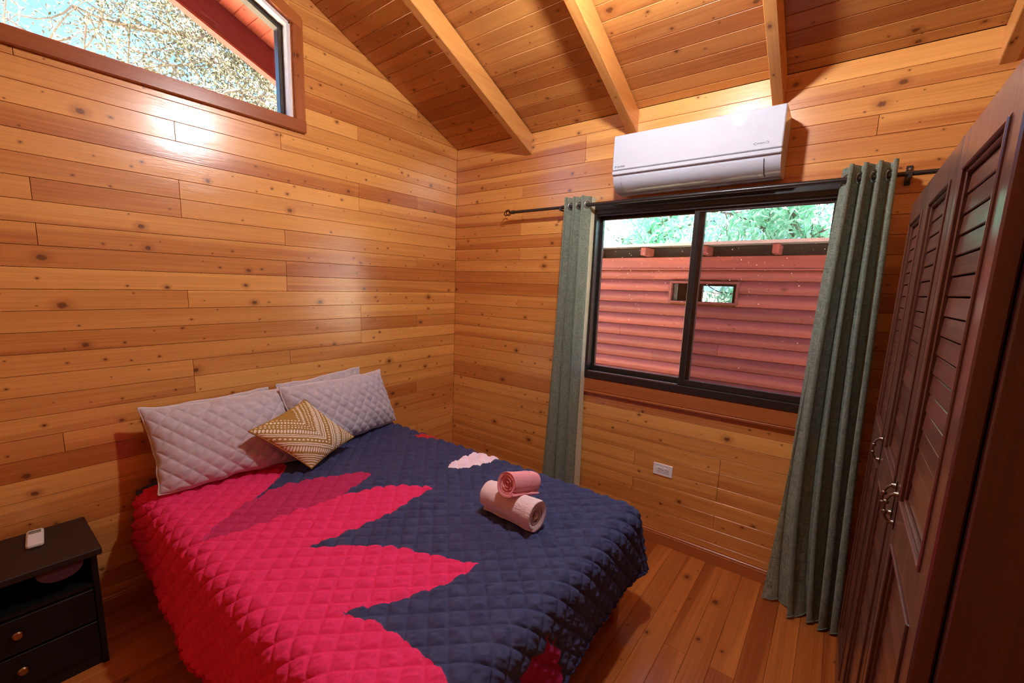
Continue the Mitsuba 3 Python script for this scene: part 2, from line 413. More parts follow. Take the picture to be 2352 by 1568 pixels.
for r in range(-27, 18):
    zb, zt = Z0 - (r + 1) * S, Z0 - r * S
    zb = max(zb, 0.0)
    if zt <= 0.01:
        continue
    rr = np.random.default_rng(100 + r)
    cuts = SPLIT_L.get(r)
    if cuts is None:
        cuts = tuple(sorted(rr.choice(7, 2, replace=False)))
    edges = [0.0] + sorted(0.40 + STUD * k for k in cuts) + [-BY]
    t0 = 0.35 + 0.38 * rr.random()
    for a, b in zip(edges[:-1], edges[1:]):
        seg = int(round((a - 0.40) / STUD)) + 1 if a > 0 else 0
        tone = TONE_L.get(r, {}).get(seg, t0 + 0.30 * (rr.random() - 0.5))
        piece = sbox(a + GAP, zb + GAP, b - GAP, zt - GAP).intersection(gable)
        if piece.is_empty:
            continue
        parts = [piece]
        if zt > WZ0:                                   # around the window: below, right of it, above its slope
            lowp = piece.intersection(sbox(0, 0, 9, WZ0))
            up = piece.intersection(sbox(0, max(WZ0, zb), 9, 9))
            parts = [lowp] if lowp.area > 1e-5 else []
            if up.area > 1e-5:
                parts.append(up.intersection(sbox(0, 0, -WY0, 9)))
                above = Polygon([(-WY0, top_at(WY0)), (2.75, top_at(-2.75)), (2.75, 9), (-WY0, 9)])
                parts.append(up.intersection(above))
        for q in parts:
            for g in getattr(q, 'geoms', [q]):
                if g.geom_type == 'Polygon' and g.area > 3e-5 and g.buffer(-0.0015).area > 0:
                    plank('plank', g, (0, 0, 0), (0, -1, 0), (0, 0, 1), (1, 0, 0), 0.014, tone, 'pine', wl, v0=zb)

# --- window wall
ww = struct('wall_back')
X0, X1, ZB, ZT = 1.170, 2.400, 0.955, 1.995      # opening
bk = sbox(-0.12, 0, RX + 0.1, WT + 0.03).difference(sbox(X0, ZB, X1, ZT))
bm = trimesh.creation.extrude_polygon(bk, 0.10, engine='earcut')
bm.apply_transform(np.array([[1, 0, 0, 0], [0, 0, 1, 0.015], [0, 1, 0, 0], [0, 0, 0, 1.0]]))
bm.fix_normals()
obj('backing', bm, 'backing', ww)
JX = [0.62, 1.085, 1.545, 2.015, 2.455, 2.93]
SPLIT_W = {6: (2,), 7: (4,), 11: (2, 3), 10: (3,), 15: (2,), 14: (3,), -10: (4,), -11: (1,), -10.5: (1,), 12: (3,), 8: (1,), 9: (5,), 13: (2,), 16: (4,), 17: (1,)}
TONE_W = {-8: .28, -7: .24, -9: .42, -10: .50, -11: .52, -12: .40, -6: .62, -5: .48, -4: .58, -3: .45, -2: .50, -1: .32, 0: .55, 1: .42, 2: .36, 3: .56, 4: .54, 5: .5, 6: .66, 7: .36, 8: .6, 9: .58, 10: .5, 11: .56, 12: .62, 13: .60, 14: .6, 15: .5, 16: .55}
for r in range(-14, 18):
    zb, zt = max(Z0 - (r + 1) * S, 0.0), min(Z0 - r * S, WT)
    if zt - zb < 0.008:
        continue
    rr = np.random.default_rng(300 + r)
    cuts = SPLIT_W.get(r, (int(rr.integers(0, 6)),))
    edges = [0.0] + [JX[k] for k in sorted(cuts)] + [RX]
    for a, b in zip(edges[:-1], edges[1:]):
        tone = TONE_W.get(r, 0.5) + 0.26 * (rr.random() - 0.5)
        piece = sbox(a + GAP, zb + GAP, b - GAP, zt - GAP)
        parts = []
        if zt <= ZB or zb >= ZT:
            parts = [piece]
        else:
            for q in (sbox(0, 0, X0, 9), sbox(X1, 0, 9, 9), sbox(X0, 0, X1, ZB), sbox(X0, ZT, X1, 9)):
                parts.append(piece.intersection(q))
        for g in parts:
            if g.geom_type == 'Polygon' and g.area > 3e-5 and g.buffer(-0.0015).area > 0:
                plank('plank', g, (0, 0, 0), (1, 0, 0), (0, 0, 1), (0, -1, 0), 0.014, tone, 'pine', ww, v0=zb)

# --- right and rear walls, out of the frame
wr = struct('wall_right')
gm = trimesh.creation.extrude_polygon(gable, 0.1, engine='earcut')
M2 = M.copy()
M2[0, 3] = RX
gm.apply_transform(M2)
gm.fix_normals()
obj('panel', gm, 'plain_wall', wr)
wf = struct('wall_front')
obj('panel', bx(-0.12, RX + 0.1, BY - 0.1, BY, 0, ceil_z(BY) + 0.05), 'plain_wall', wf)

# --- floor: boards run towards the window wall
fl = struct('floor')
obj('subfloor', bx(-0.12, RX + 0.1, BY - 0.1, 0.115, -0.12, -0.014), 'backing', fl)
fx, FW = 0.0, 0.0905
k = 0
rr = np.random.default_rng(11)
fx = 0.011 - 0.0905
while fx < RX:
    a, b = max(fx, 0), min(fx + FW, RX)
    cuts = sorted(rr.choice([-0.75, -1.2, -1.65, -2.1, -2.55, -3.0], 2, replace=False))[::-1]
    ed = [0.0, *cuts, BY]
    for y1, y0 in zip(ed[:-1], ed[1:]):
        if b - a > 0.004:
            plank('plank', sbox(-y1 + 0.0004, a + 0.0004, -y0 - 0.0004, b - 0.0004), (0, 0, 0), (0, -1, 0), (1, 0, 0), (0, 0, 1), 0.014, 0.28 + 0.5 * rr.random(), 'floor_wood', fl, c=0.0009)
    fx += FW
    k += 1

# --- ceiling boards on the slope and its beams
ce = struct('ceiling')
ey = np.array([0, -1, SL]) / nrm
ez = -np.array([0, SL, 1]) / nrm
slen = -RIDGE * nrm
k, off = 0, 0.053 - 0.083
while off < slen:
    a, b = max(off, 0), min(off + 0.0835, slen)
    rr = np.random.default_rng(500 + k)
    edges = [0.0] + sorted(rr.choice([0.66, 1.38, 2.08, 2.80], 1 + (k % 2), replace=False)) + [RX]
    t0 = 0.34 + 0.34 * rr.random()
    for p0, p1 in zip(edges[:-1], edges[1:]):
        if b - a > 0.004:
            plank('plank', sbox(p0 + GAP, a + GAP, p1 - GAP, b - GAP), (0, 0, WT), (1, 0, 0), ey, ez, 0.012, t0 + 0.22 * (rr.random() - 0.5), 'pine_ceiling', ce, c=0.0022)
    off += 0.0835
    k += 1
# roof shell above the boards, with eaves; the rear slope is a plain sheet
def slab(x0, x1, y0, y1, lo, hi):
    P = np.array([[x, y, ceil_z(y) if y <= 0 else WT - SL * y] for x in (x0, x1) for y in (y0, y1)])
    V = np.vstack([P + [0, 0, lo], P + [0, 0, hi]])
    return trimesh.convex.convex_hull(V)
obj('roof_shell', cat_([slab(-0.08, RX + 0.5, RIDGE, 0.75, 0.014, 0.09), slab(-0.08, RX + 0.5, BY - 0.8, RIDGE, 0.0, 0.09)]), 'plain_wall', ce)
obj('roof_shell', cat_([slab(-0.95, -0.08, RIDGE, 0.75, 0.05, 0.09), slab(-0.95, -0.08, BY - 0.8, RIDGE, 0.05, 0.09)]), 'roof_metal', ce)
for i, (x0, x1) in enumerate(((0.641, 0.688), (1.355, 1.406), (2.057, 2.104), (2.775, 2.822), (-0.005, -0.001))[:4]):
    P = []
    for y in (-0.0008, RIDGE):
        for x in (x0, x1):
            z = WT - SL * y
            P += [[x, y, z - 0.013], [x, y, z - 0.136]]
    P = np.array(P)
    c = 0.003
    Q = []
    for y in (-0.0008, RIDGE):
        z = WT - SL * y
        Q += [[x0, y, z - 0.013], [x1, y, z - 0.013], [x0, y, z - 0.136 + c], [x1, y, z - 0.136 + c], [x0 + c, y, z - 0.136], [x1 - c, y, z - 0.136]]
    hull = trimesh.convex.convex_hull(np.array(Q))
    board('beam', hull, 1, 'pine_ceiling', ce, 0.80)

# --- baseboards
bb = struct('baseboard_back')
prof = Polygon([(0, 0), (0.014, 0), (0.014, 0.060), (0.011, 0.064), (0.013, 0.068), (0.011, 0.073), (0.008, 0.076), (0.007, 0.083), (0, 0.083)])
def baseboard(name, length, tr):
    g = trimesh.creation.extrude_polygon(prof, length, engine='earcut')
    g.apply_transform(tr)
    g.fix_normals()
    return g
g = baseboard('b', RX - 0.001, np.array([[0, 0, 1, 0.0005], [-1, 0, 0, -0.0004], [0, 1, 0, 0.0006], [0, 0, 0, 1.0]]))
board('moulding', g, 0, 'trim_wood', bb, 0.85)
bl = struct('baseboard_left')
g = baseboard('b', -BY - 0.03, np.array([[1, 0, 0, 0.0004], [0, 0, -1, -0.016], [0, 1, 0, 0.0006], [0, 0, 0, 1.0]]))
board('moulding', g, 1, 'trim_wood', bl, 0.7)

# --- window_1: black aluminium slider in the window wall
w1 = struct('window_1')
fy0, fy1 = -0.022, 0.075
obj('frame', cat_([bx(X0 - 0.015, X0 + 0.028, fy0, fy1, ZB - 0.01, ZT + 0.012, .002), bx(X1 - 0.028, X1 + 0.015, fy0, fy1, ZB - 0.01, ZT + 0.012, .002),
                   bx(X0, X1, fy0, fy1, ZT - 0.040, ZT + 0.012, .002), bx(X0, X1, fy0, fy1, ZB - 0.012, ZB + 0.030, .002), bx(X0 + .02, X1 - .02, fy0 + 0.012, fy0 + 0.018, ZT - 0.052, ZT - 0.03)]), 'black_metal', w1)
obj('track', bx(X0 + 0.03, 1.752, fy0 + 0.008, fy0 + 0.020, ZB + 0.030, ZB + 0.036, .001), 'steel', w1)
def sash(x0, x1, y, glass):
    s = obj('sash', cat_([bx(x0, x0 + 0.026, y, y + 0.026, ZB + 0.03, ZT - 0.04, .002), bx(x1 - 0.026, x1, y, y + 0.026, ZB + 0.03, ZT - 0.04, .002),
                          bx(x0 + .02, x1 - .02, y + .001, y + 0.025, ZB + 0.03, ZB + 0.062, .002), bx(x0 + .02, x1 - .02, y + .001, y + 0.025, ZT - 0.068, ZT - 0.04, .002)]), 'black_metal', w1)
    V = np.array([[x0 + .024, y + .013, ZB + .058], [x1 - .024, y + .013, ZB + .058], [x1 - .024, y + .013, ZT - .064], [x0 + .024, y + .013, ZT - .064]])
    obj('pane', (V, np.array([[0, 1, 2], [0, 2, 3]])), glass, s)
sash(1.189, 1.800, 0.040, 'glass')
sash(1.752, 2.372, 0.006, 'tinted_glass')
# dust and splashes on the panes
dr_ = np.random.default_rng(5)
fl_pts = []
for _ in range(460):
    x, z = dr_.uniform(1.24, 2.34), 1.93 - abs(dr_.normal(0, 0.30))
    if 1.74 < x < 1.83 or z < 1.1:
        continue
    y = 0.0515 if x < 1.76 else 0.0175
    r = 0.0008 + 0.0028 * dr_.random() ** 3
    a = np.arange(6) * PI / 3
    V = np.vstack([[x, y - .0006, z], np.c_[x + r * np.cos(a), np.full(6, y), z + r * np.sin(a)]])
    fl_pts.append(trimesh.Trimesh(V, np.array([[0, 1 + i, 1 + (i + 1) % 6] for i in range(6)]), process=False))
tag(obj('dust_specks', cat_(fl_pts), 'off_white', w1), kind='stuff')
t1 = struct('trim_1')
board('sill_board', bx(1.135, 2.44, -0.016, -0.0006, 0.862, 0.942, .003), 0, 'trim_wood', t1, 0.8)
board('sill_edge', bx(1.135, 2.44, -0.020, -0.0006, 0.845, 0.8615, .004), 0, 'trim_wood', t1, 0.35)
board('jamb', bx(1.095, 1.153, -0.014, -0.0006, 0.845, 2.05, .003), 2, 'trim_wood', t1, 0.5)
board('jamb', bx(2.417, 2.475, -0.014, -0.0006, 0.845, 2.05, .003), 2, 'trim_wood', t1, 0.5)

# --- window_2: fixed gable window in the left wall
w2 = struct('window_2')
y_r = WY0
slope_n = lambda d: d * nrm
def slant(ya, yb, lo, hi, x0, x1):
    P = []
    for y in (ya, yb):
        for z in (top_at(y) + lo, top_at(y) + hi):
            for x in (x0, x1):
                P.append([x, y, z])
    return trimesh.convex.convex_hull(np.array(P))
obj('frame', cat_([bx(-0.10, -0.035, y_r - 0.018, y_r + 0.004, WZ0, top_at(y_r) - .003, .002), bx(-0.10, -0.035, WY1, y_r, WZ0 - .004, WZ0 + 0.008, .002), slant(y_r, -2.75, -0.022, 0.004, -0.10, -0.035)]), 'aluminium', w2)
obj('liner', cat_([bx(-0.0352, 0.0002, WY0 - 0.020, WY0 - .0012, WZ0 + .010, top_at(WY0) - .012), slant(WY0 - .01, -2.75, -0.026, -0.008, -0.0352, 0.0002)]), 'white_satin', w2)
obj('gasket', cat_([bx(-0.098, -0.055, y_r - 0.040, y_r - 0.018, WZ0 + .008, top_at(y_r) - .03, .002), slant(y_r - .02, -2.75, -0.046, -0.022, -0.098, -0.055)]), 'black_metal', w2)
V = np.array([[-0.078, y_r - .038, WZ0 + .006], [-0.078, -2.75, WZ0 + .006], [-0.078, -2.75, top_at(-2.75) - .03], [-0.078, y_r - .038, top_at(y_r - .038) - .03]])
obj('pane', (V, np.array([[0, 1, 2], [0, 2, 3]])), 'glass', w2)
obj('blind_end', bx(-0.1, -0.03, -3.3, -2.745, WZ0, top_at(-2.75), .002), 'backing', w2)
t2 = struct('trim_2')
board('side_casing', bx(0.0006, 0.022, -1.216, WY0 + 0.006, 2.306, 2.862, .003), 2, 'trim_wood', t2, 0.7)
board('sill_casing', bx(0.0006, 0.024, -3.3, -1.214, 2.300, WZ0 + 0.012, .003), 1, 'trim_wood', t2, 0.45)
board('slope_casing', slant(WY0 + .05, -2.75, -0.004, 0.055, 0.0006, 0.024), 1, 'trim_wood', t2, 0.6)
board('reveal', cat_([bx(-0.035, 0.0004, WY0 - .001, WY0 + 0.005, WZ0, top_at(WY0)), bx(-0.035, 0.0004, -3.3, WY0, WZ0 - .003, WZ0 + .009), slant(WY0, -2.75, -0.006, 0.002, -0.035, 0.0004)]), 1, 'trim_wood', t2, 0.6)
# ------------------------------------------------------------------ pendant lamp (hangs above the frame, lights the room)
t = thing('pendant_lamp', 'bare white bulb hanging on a cord from the ceiling above the bed', 'lamp')
zc = ceil_z(BULB[1])
obj('canopy', trimesh.creation.cylinder(0.05, 0.022, sections=32, transform=trimesh.transformations.translation_matrix([BULB[0], BULB[1], zc - 0.024])), 'white_satin', t)
obj('cord', tube([[BULB[0], BULB[1], BULB[2] + 0.10], [BULB[0], BULB[1], zc - .02]], 0.004, 8), 'white_satin', t)
obj('socket', trimesh.creation.cylinder(0.02, 0.06, sections=24, transform=trimesh.transformations.translation_matrix([BULB[0], BULB[1], BULB[2] + 0.072])), 'white_satin', t)
bulb = trimesh.creation.icosphere(2, 0.046)
bulb.apply_translation(BULB)
scene[t + '__bulb'] = mikit.ply(bulb, 'white_satin', smooth=True, emitter={'type': 'area', 'radiance': {'type': 'rgb', 'value': [LAMP * 3.9, LAMP * 3.95, LAMP * 4.05]}})

# ------------------------------------------------------------------ bed
BX0, BX1, BY0, BY1, BZ = 0.03, 1.845, -2.10, -0.672, 0.552
bed = thing('bed', 'low wooden double bed under the red and navy bedspread, head against the left wall', 'bed')
board('side_rail', bx(0.03, 1.80, -2.05, -2.02, 0.10, 0.30, .004), 0, 'trim_wood', bed, 0.3)
board('side_rail', bx(0.03, 1.80, -0.75, -0.72, 0.10, 0.30, .004), 0, 'trim_wood', bed, 0.3)
board('foot_rail', bx(1.77, 1.80, -2.02, -0.75, 0.10, 0.30, .004), 1, 'trim_wood', bed, 0.45)
board('deck', bx(0.03, 1.77, -2.02, -0.75, 0.26, 0.298, .002), 0, 'trim_wood', bed, 0.3)
for (x, y) in ((0.06, -2.02), (0.06, -0.79), (1.73, -2.02), (1.73, -0.79)):
    board('leg', bx(x, x + 0.06, y, y + 0.05, 0.0005, 0.11, .004), 2, 'trim_wood', bed, 0.3)
mt = trimesh.creation.box(bounds=[[0.035, -2.055, 0.301], [1.80, -0.715, 0.530]])
obj('mattress', bx(0.035, 1.80, -2.055, -0.715, 0.301, 0.530, 0.03), 'mattress_cloth', bed)

sp = thing('bedspread', 'quilted bedspread with crimson fronds on navy, draped over the double bed', 'bedspread')
OL, OR, OF = 0.345, 0.24, 0.265
R_ = 0.070
N_a, N_b = 600, 600
la = np.linspace(BX0, BX1 + OF, N_a)
lb = np.linspace(BY0 - OL, BY1 + OR, N_b)
A, B = np.meshgrid(la, lb, indexing='ij')
ix1, iy0, iy1 = BX1 - R_, BY0 + R_, BY1 - R_
cx_, cy_ = np.minimum(A, ix1), np.clip(B, iy0, iy1)
dx, dy = A - cx_, B - cy_
d = np.hypot(dx, dy)
ux, uy = np.where(d > 1e-9, dx / np.maximum(d, 1e-9), 0), np.where(d > 1e-9, dy / np.maximum(d, 1e-9), 0)
# round the hem at the two foot corners: pull in quilt corners
corner = np.minimum(np.abs(ux), np.abs(uy)) * 1.414
over_l = np.where(dy < 0, OL, OR) + R_
dmax = 1 / np.maximum(np.hypot(ux / (OF + R_), uy / over_l), 1e-6)
rect = 1 / np.maximum(np.maximum(np.abs(ux) / (OF + R_), np.abs(uy) / over_l), 1e-6)
d2 = np.where(d > R_, R_ + (d - R_) * ((0.35 * rect + 0.65 * dmax) - R_) / np.maximum(rect - R_, 1e-6), d)
q = R_ * PI / 2
arc = np.minimum(d2, q)
hor, drop = R_ * np.sin(arc / R_), R_ * (1 - np.cos(arc / R_))
extra = np.maximum(d2 - q, 0)
d2 = np.where(dy < 0, R_ + (d2 - R_) * (1 - 0.42 * np.exp(-((A - BX0) / 0.22) ** 2)), d2)
arc = np.minimum(d2, q)
hor, drop = R_ * np.sin(arc / R_), R_ * (1 - np.cos(arc / R_))
extra = np.maximum(d2 - q, 0)
flare = 0.06 + 0.20 * corner ** 2 + np.where((dy < 0), 0.02, 0)
along = np.where(np.abs(uy) > np.abs(ux), A, B)
wave = np.sin(along * 9.0 + 1.2) * 0.5 + np.sin(along * 17.0 + 0.4) * 0.3
flare = flare + 0.09 * wave * np.clip(extra / 0.25, 0, 1)
hor, drop = hor + extra * np.sin(flare), drop + extra * np.cos(flare)
P = np.stack([cx_ + ux * hor, cy_ + uy * hor, BZ - drop], -1)
# gentle sag and lumps of the top
lump = meshkit.fbm(np.stack([A * 3, B * 3, A * 0], -1), 3, 2) - 0.5
P[..., 2] += 0.012 * lump * np.clip(1 - d / 0.2, 0, 1)
g1 = np.gradient(P, axis=0)
g2 = np.gradient(P, axis=1)
Nn = np.cross(g1, g2)
Nn /= np.maximum(np.linalg.norm(Nn, axis=-1, keepdims=True), 1e-12)
CELL = 0.059
def quilting(ua, ub, cell, sig):
    d1 = np.abs(ua - np.round(ua)) * cell
    d2 = np.abs(ub - np.round(ub)) * cell
    return (1 - np.exp(-d1 / sig)) * (1 - np.exp(-d2 / sig)) * (0.75 + 0.25 * np.abs(np.sin(PI * ua) * np.sin(PI * ub)))


ua, ub = (A + B) / math.sqrt(2) / CELL, (A - B) / math.sqrt(2) / CELL
puff = quilting(ua, ub, CELL, 0.0055)
wr_ = meshkit.fbm(np.stack([ua * 2.2 + ub * 1.1, ub * 4.4, A * 0], -1), 2, 4) - 0.5
P = P + Nn * (0.0120 * puff + 0.0120 * wr_ * puff)[..., None]
V, F_ = grid_mesh(P)
obj('cover', (V, F_), 'quilt_cloth', sp, smooth=True, uv=np.c_[A.ravel(), B.ravel()])
hem = np.vstack([P[:, 0], P[-1, :], P[::-1, -1]])[::2]
redm = len(P[:, 0]) // 2 + 50
obj('hem', tube(hem[:redm], 0.006, 6), 'quilt_hem_red', sp, smooth=True)
obj('hem', tube(hem[redm - 1:], 0.006, 6), 'quilt_hem', sp, smooth=True)


# ------------------------------------------------------------------ pillows
def pillow(name, label, group, BL, BR, TR, TL, th, cell=0.052, front='sham', seed=0, power=2.6, uvs=False, amp=0.009, pip='sham_piping', pinch=0.05, n=170):
    BL, BR, TR, TL = map(np.array, (BL, BR, TR, TL))
    s = np.sin(np.linspace(-1, 1, n) * PI / 2) * 0.6 + np.linspace(-1, 1, n) * 0.4
    Sx, Ty = np.meshgrid(s, s, indexing='ij')
    px = Sx * (1 - pinch * (1 - Ty ** 2))
    py = Ty * (1 - pinch * (1 - Sx ** 2))
    if amp:
        px = px + 0.016 * np.abs(Sx) ** 6 * (meshkit.noise(np.stack([Ty * 4, Ty * 0, Ty * 0 + seed], -1)) - 0.5) * 2
        py = py + 0.030 * np.abs(Ty) ** 6 * (meshkit.noise(np.stack([Sx * 5, Sx * 0 + 3, Sx * 0 + seed], -1)) - 0.5) * 2
    a, b = (px[..., None] + 1) / 2, (py[..., None] + 1) / 2
    C0 = BL * (1 - a) * (1 - b) + BR * a * (1 - b) + TR * a * b + TL * (1 - a) * b
    nn = np.cross(BR - BL, TL - BL)
    nn = nn / np.linalg.norm(nn)
    w = np.sqrt(np.clip((1 - np.abs(Sx) ** power) * (1 - np.abs(Ty) ** power), 0, 1))
    lx, ly = np.linalg.norm(BR - BL), np.linalg.norm(TL - BL)
    qx, qy = Sx * lx / 2, Ty * ly / 2
    lum = meshkit.fbm(np.stack([qx * 6, qy * 6, qx * 0 + seed], -1), 3, seed) - 0.5
    ua, ub = (qx + qy) / math.sqrt(2) / cell, (qx - qy) / math.sqrt(2) / cell
    puff = quilting(ua, ub, cell, 0.006) if amp else 0
    Fp = C0 + nn * (th * w * (1 + 0.35 * lum) + amp * puff * np.minimum(w * 3, 1))[..., None]
    Bp = C0 - nn * (th * 0.42 * w)[..., None]
    t = thing(name, label, 'pillow' if name == 'pillow' else 'cushion', group)
    V, F1 = grid_mesh(Fp)
    V2, F2 = grid_mesh(Bp)
    uv = np.c_[(1 + Ty.ravel()) / 2, (1 - 0) / 2 + Sx.ravel() / 2]
    if uvs:
        obj('cover', (V, F1), front, t, smooth=True, uv=uv)
        obj('back_cover', (V2, F2[:, ::-1]), 'cushion_back', t, smooth=True)
    else:
        obj('cover', (np.vstack([V, V2]), np.vstack([F1, F2[:, ::-1] + len(V)])), front, t, smooth=True)
    ring = np.vstack([C0[:-1, 0], C0[-1, :-1], C0[:0:-1, -1], C0[0, :0:-1]])
    obj('piping', tube(ring, 0.0045, 6, closed=True), pip, t, smooth=True)
    return t


pillow('pillow', 'pale grey quilted pillow hidden behind the left quilted pillow, its edge showing', None, (0.100, -2.00, 0.578), (0.100, -1.48, 0.578), (0.045, -1.50, 0.93), (0.045, -2.02, 0.915), 0.032, seed=4)
pillow('pillow', 'pale grey pillow on the wall behind the right quilted pillow, only its top corner showing', None, (0.100, -1.46, 0.578), (0.085, -0.90, 0.578), (0.040, -0.93, 0.962), (0.045, -1.46, 0.93), 0.032, seed=5)
pillow('pillow', 'left large pale grey quilted pillow standing on the red side of the bedspread', None, (0.232, -2.055, 0.572), (0.285, -1.46, 0.572), (0.14, -1.47, 0.932), (0.125, -2.076, 0.940), 0.085, seed=1)
pillow('pillow', 'right large pale grey quilted pillow standing on the navy side of the bedspread', None, (0.285, -1.46, 0.580), (0.115, -0.69, 0.566), (0.118, -0.826, 0.938), (0.185, -1.51, 0.948), 0.085, seed=2)
# corners in order left, bottom, right, top of the diamond
pillow('cushion', 'small golden cushion with white chevron dots and bars, set on one corner', None, (0.365, -1.735, 0.812), (0.465, -1.495, 0.585), (0.36, -1.185, 0.640), (0.275, -1.415, 0.882), 0.058, front='cushion_cloth', seed=3, power=2.2, uvs=True, amp=0, pip='cushion_back', pinch=0.06)


# ------------------------------------------------------------------ towels
def spiral_towel(name, label, m, P0, P1, r, turns, wall, squash=1.0, seed=0, tail=0.0, hemmat=None, phase=0.0, r0=0.006):
    """A rolled towel: a spiral strip of cloth swept along the axis P0-P1, its coil visible at both ends."""
    P0, P1 = np.array(P0, float), np.array(P1, float)
    ax = (P1 - P0) / np.linalg.norm(P1 - P0)
    L = np.linalg.norm(P1 - P0)
    e1 = np.cross(ax, [0, 0, 1.0])
    e1 /= np.linalg.norm(e1)
    e2 = np.cross(e1, ax)
    n = int(turns * 26)
    th = np.linspace(0, turns * 2 * PI, n)
    rad = r0 + (r - wall / 2 - r0) * th / th[-1]
    pts = np.stack([rad * np.cos(th + phase), squash * rad * np.sin(th + phase)], 1)
    wob = (meshkit.noise(np.stack([th * 1.3, th * 0, th * 0 + seed], -1)) - 0.5) * 0.18
    pts *= (1 + wob * np.clip(1 - th / th[-1] * 0.8, 0, 1))[:, None]
    tn = np.gradient(pts, axis=0)
    tn /= np.linalg.norm(tn, axis=1, keepdims=True)
    nr = np.stack([-tn[:, 1], tn[:, 0]], 1)
    hw = wall * 0.40
    outl = np.vstack([pts + nr * hw, (pts - nr * hw)[::-1]])
    m_ = len(outl)
    ks = np.linspace(0, 1, 34)
    rings = []
    for kk in ks:
        e = min(kk, 1 - kk) * L
        rc = 1 - 0.05 * max(0, 1 - e / 0.012) ** 2
        z = kk * L
        nz = meshkit.fbm(np.stack([outl[:, 0] * 30, outl[:, 1] * 30, np.full(m_, z * 22 + seed)], -1), 2, seed) - 0.5
        fold = np.repeat(0.0, m_)
        sc = rc * (1 + 0.17 * nz * np.clip((np.hypot(outl[:, 0], outl[:, 1]) / r - 0.55) * 3, 0, 1))
        # the coil ends are uneven: inner turns sit a little deeper
        depth = 0.0
        o = outl * (sc * (1 - 0.07 * math.exp(-((kk - 0.66) / 0.022) ** 2) * (1 if hemmat else 0)))[:, None]
        rr_ = np.hypot(outl[:, 0], outl[:, 1]) / r
        zz = z + (0.024 * np.clip(1.0 - rr_, 0, 1) * (1 if kk < 0.5 else -1) if min(kk, 1 - kk) < 0.02 else 0)
        rings.append(P0 + ax * np.broadcast_to(zz, m_)[:, None] + o[:, :1] * e1 + o[:, 1:] * e2)
    V = np.vstack(rings)
    F = []
    for i in range(len(ks) - 1):
        a = i * m_ + np.arange(m_)
        b = i * m_ + (np.arange(m_) + 1) % m_
        F += [np.stack([a, b, b + m_], 1), np.stack([a, b + m_, a + m_], 1)]
    h = len(pts)
    j = np.arange(h - 1)
    capq = np.stack([j, j + 1, m_ - 2 - j, m_ - 1 - j], 1)
    capf = np.vstack([capq[:, [0, 1, 2]], capq[:, [0, 2, 3]]])
    F += [capf[:, ::-1], capf + (len(ks) - 1) * m_]
    F = np.vstack(F)
    t = thing(name, label, 'towel')
    obj('roll', (V, F), m, t, smooth=40)
    return t


spiral_towel('towel', 'cream pink rolled bath towel lying on the bedspread, under the coral roll', 'terry_cream', (1.335, -1.176, 0.629), (1.604, -1.192, 0.629), 0.068, 3.4, 0.0155, seed=2, phase=2.6, r0=0.014)
spiral_towel('towel', 'coral pink rolled towel resting on top of the cream roll', 'terry_coral', (1.476, -1.236, 0.738), (1.490, -1.060, 0.688), 0.056, 3.2, 0.0155, seed=6, hemmat='terry_coral', phase=-1.9)

# ------------------------------------------------------------------ night stand and remote
ns = thing('nightstand', 'black-brown bedside chest with open shelf and two drawers, left of the bed', 'nightstand')
nx0, nx1, ny0, ny1 = 0.018, 0.335, -2.74, -2.285
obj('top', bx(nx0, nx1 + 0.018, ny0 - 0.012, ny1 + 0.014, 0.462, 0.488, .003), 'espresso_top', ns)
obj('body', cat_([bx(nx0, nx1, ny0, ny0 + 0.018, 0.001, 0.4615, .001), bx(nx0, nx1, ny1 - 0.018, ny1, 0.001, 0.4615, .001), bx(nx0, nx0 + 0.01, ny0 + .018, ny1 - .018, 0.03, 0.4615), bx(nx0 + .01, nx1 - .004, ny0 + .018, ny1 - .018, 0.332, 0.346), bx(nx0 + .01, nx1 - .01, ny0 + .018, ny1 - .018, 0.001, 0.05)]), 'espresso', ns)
for zlo, zhi in ((0.198, 0.326), (0.058, 0.190)):
    dw = obj('drawer', bx(nx0 + .012, nx1 + 0.004, ny0 + 0.021, ny1 - 0.021, zlo, zhi, .002), 'espresso', ns)
    kn = lathe([(0, 0), (0.006, 0), (0.006, 0.010), (0.013, 0.014), (0.0145, 0.020), (0.011, 0.025), (0, 0.026)], 20)
    kn.apply_transform(trimesh.transformations.rotation_matrix(PI / 2, [0, 1, 0]))
    kn.apply_translation([nx1 + 0.0035, -2.507, (zlo + zhi) / 2 + 0.012])
    obj('knob', kn, 'brass', dw, smooth=40)
a = np.linspace(PI, 2 * PI, 24)
lip = Polygon(np.vstack([np.c_[0.062 * np.cos(a), 0.046 * np.sin(a)], [[0.062, 0.006], [-0.062, 0.006]]]))
lp = trimesh.creation.extrude_polygon(lip, 0.012, engine='earcut')
lp.apply_transform(np.array([[0, 0, 1, nx1 - 0.006], [1, 0, 0, -2.385], [0, 1, 0, 0.4555], [0, 0, 0, 1.0]]))
tag(obj('finger_lip', lp, 'plum', ns), label='plum coloured half-round lip under the top')

rc = thing('remote_control', 'white air conditioner remote with small grey screen on the dark nightstand', 'remote control')
def rot_box(at_, ang, *args, **kw):
    m = bx(*args, **kw)
    m.apply_transform(trimesh.transformations.rotation_matrix(ang, [0, 0, 1]))
    m.apply_translation(at_)
    return m
rcx = (0.115, -2.423, 0.4885)
ra = -0.10
obj('case', rot_box(rcx, ra, -0.066, 0.066, -0.024, 0.024, 0, 0.019, c=.006), 'off_white', rc)
obj('screen', rot_box(rcx, ra, -0.052, -0.026, -0.017, 0.017, 0.0188, 0.0198), 'screen', rc)
obj('cover_plate', rot_box(rcx, ra, -0.014, 0.058, -0.019, 0.019, 0.0188, 0.0202, c=.0008), 'white_satin', rc)

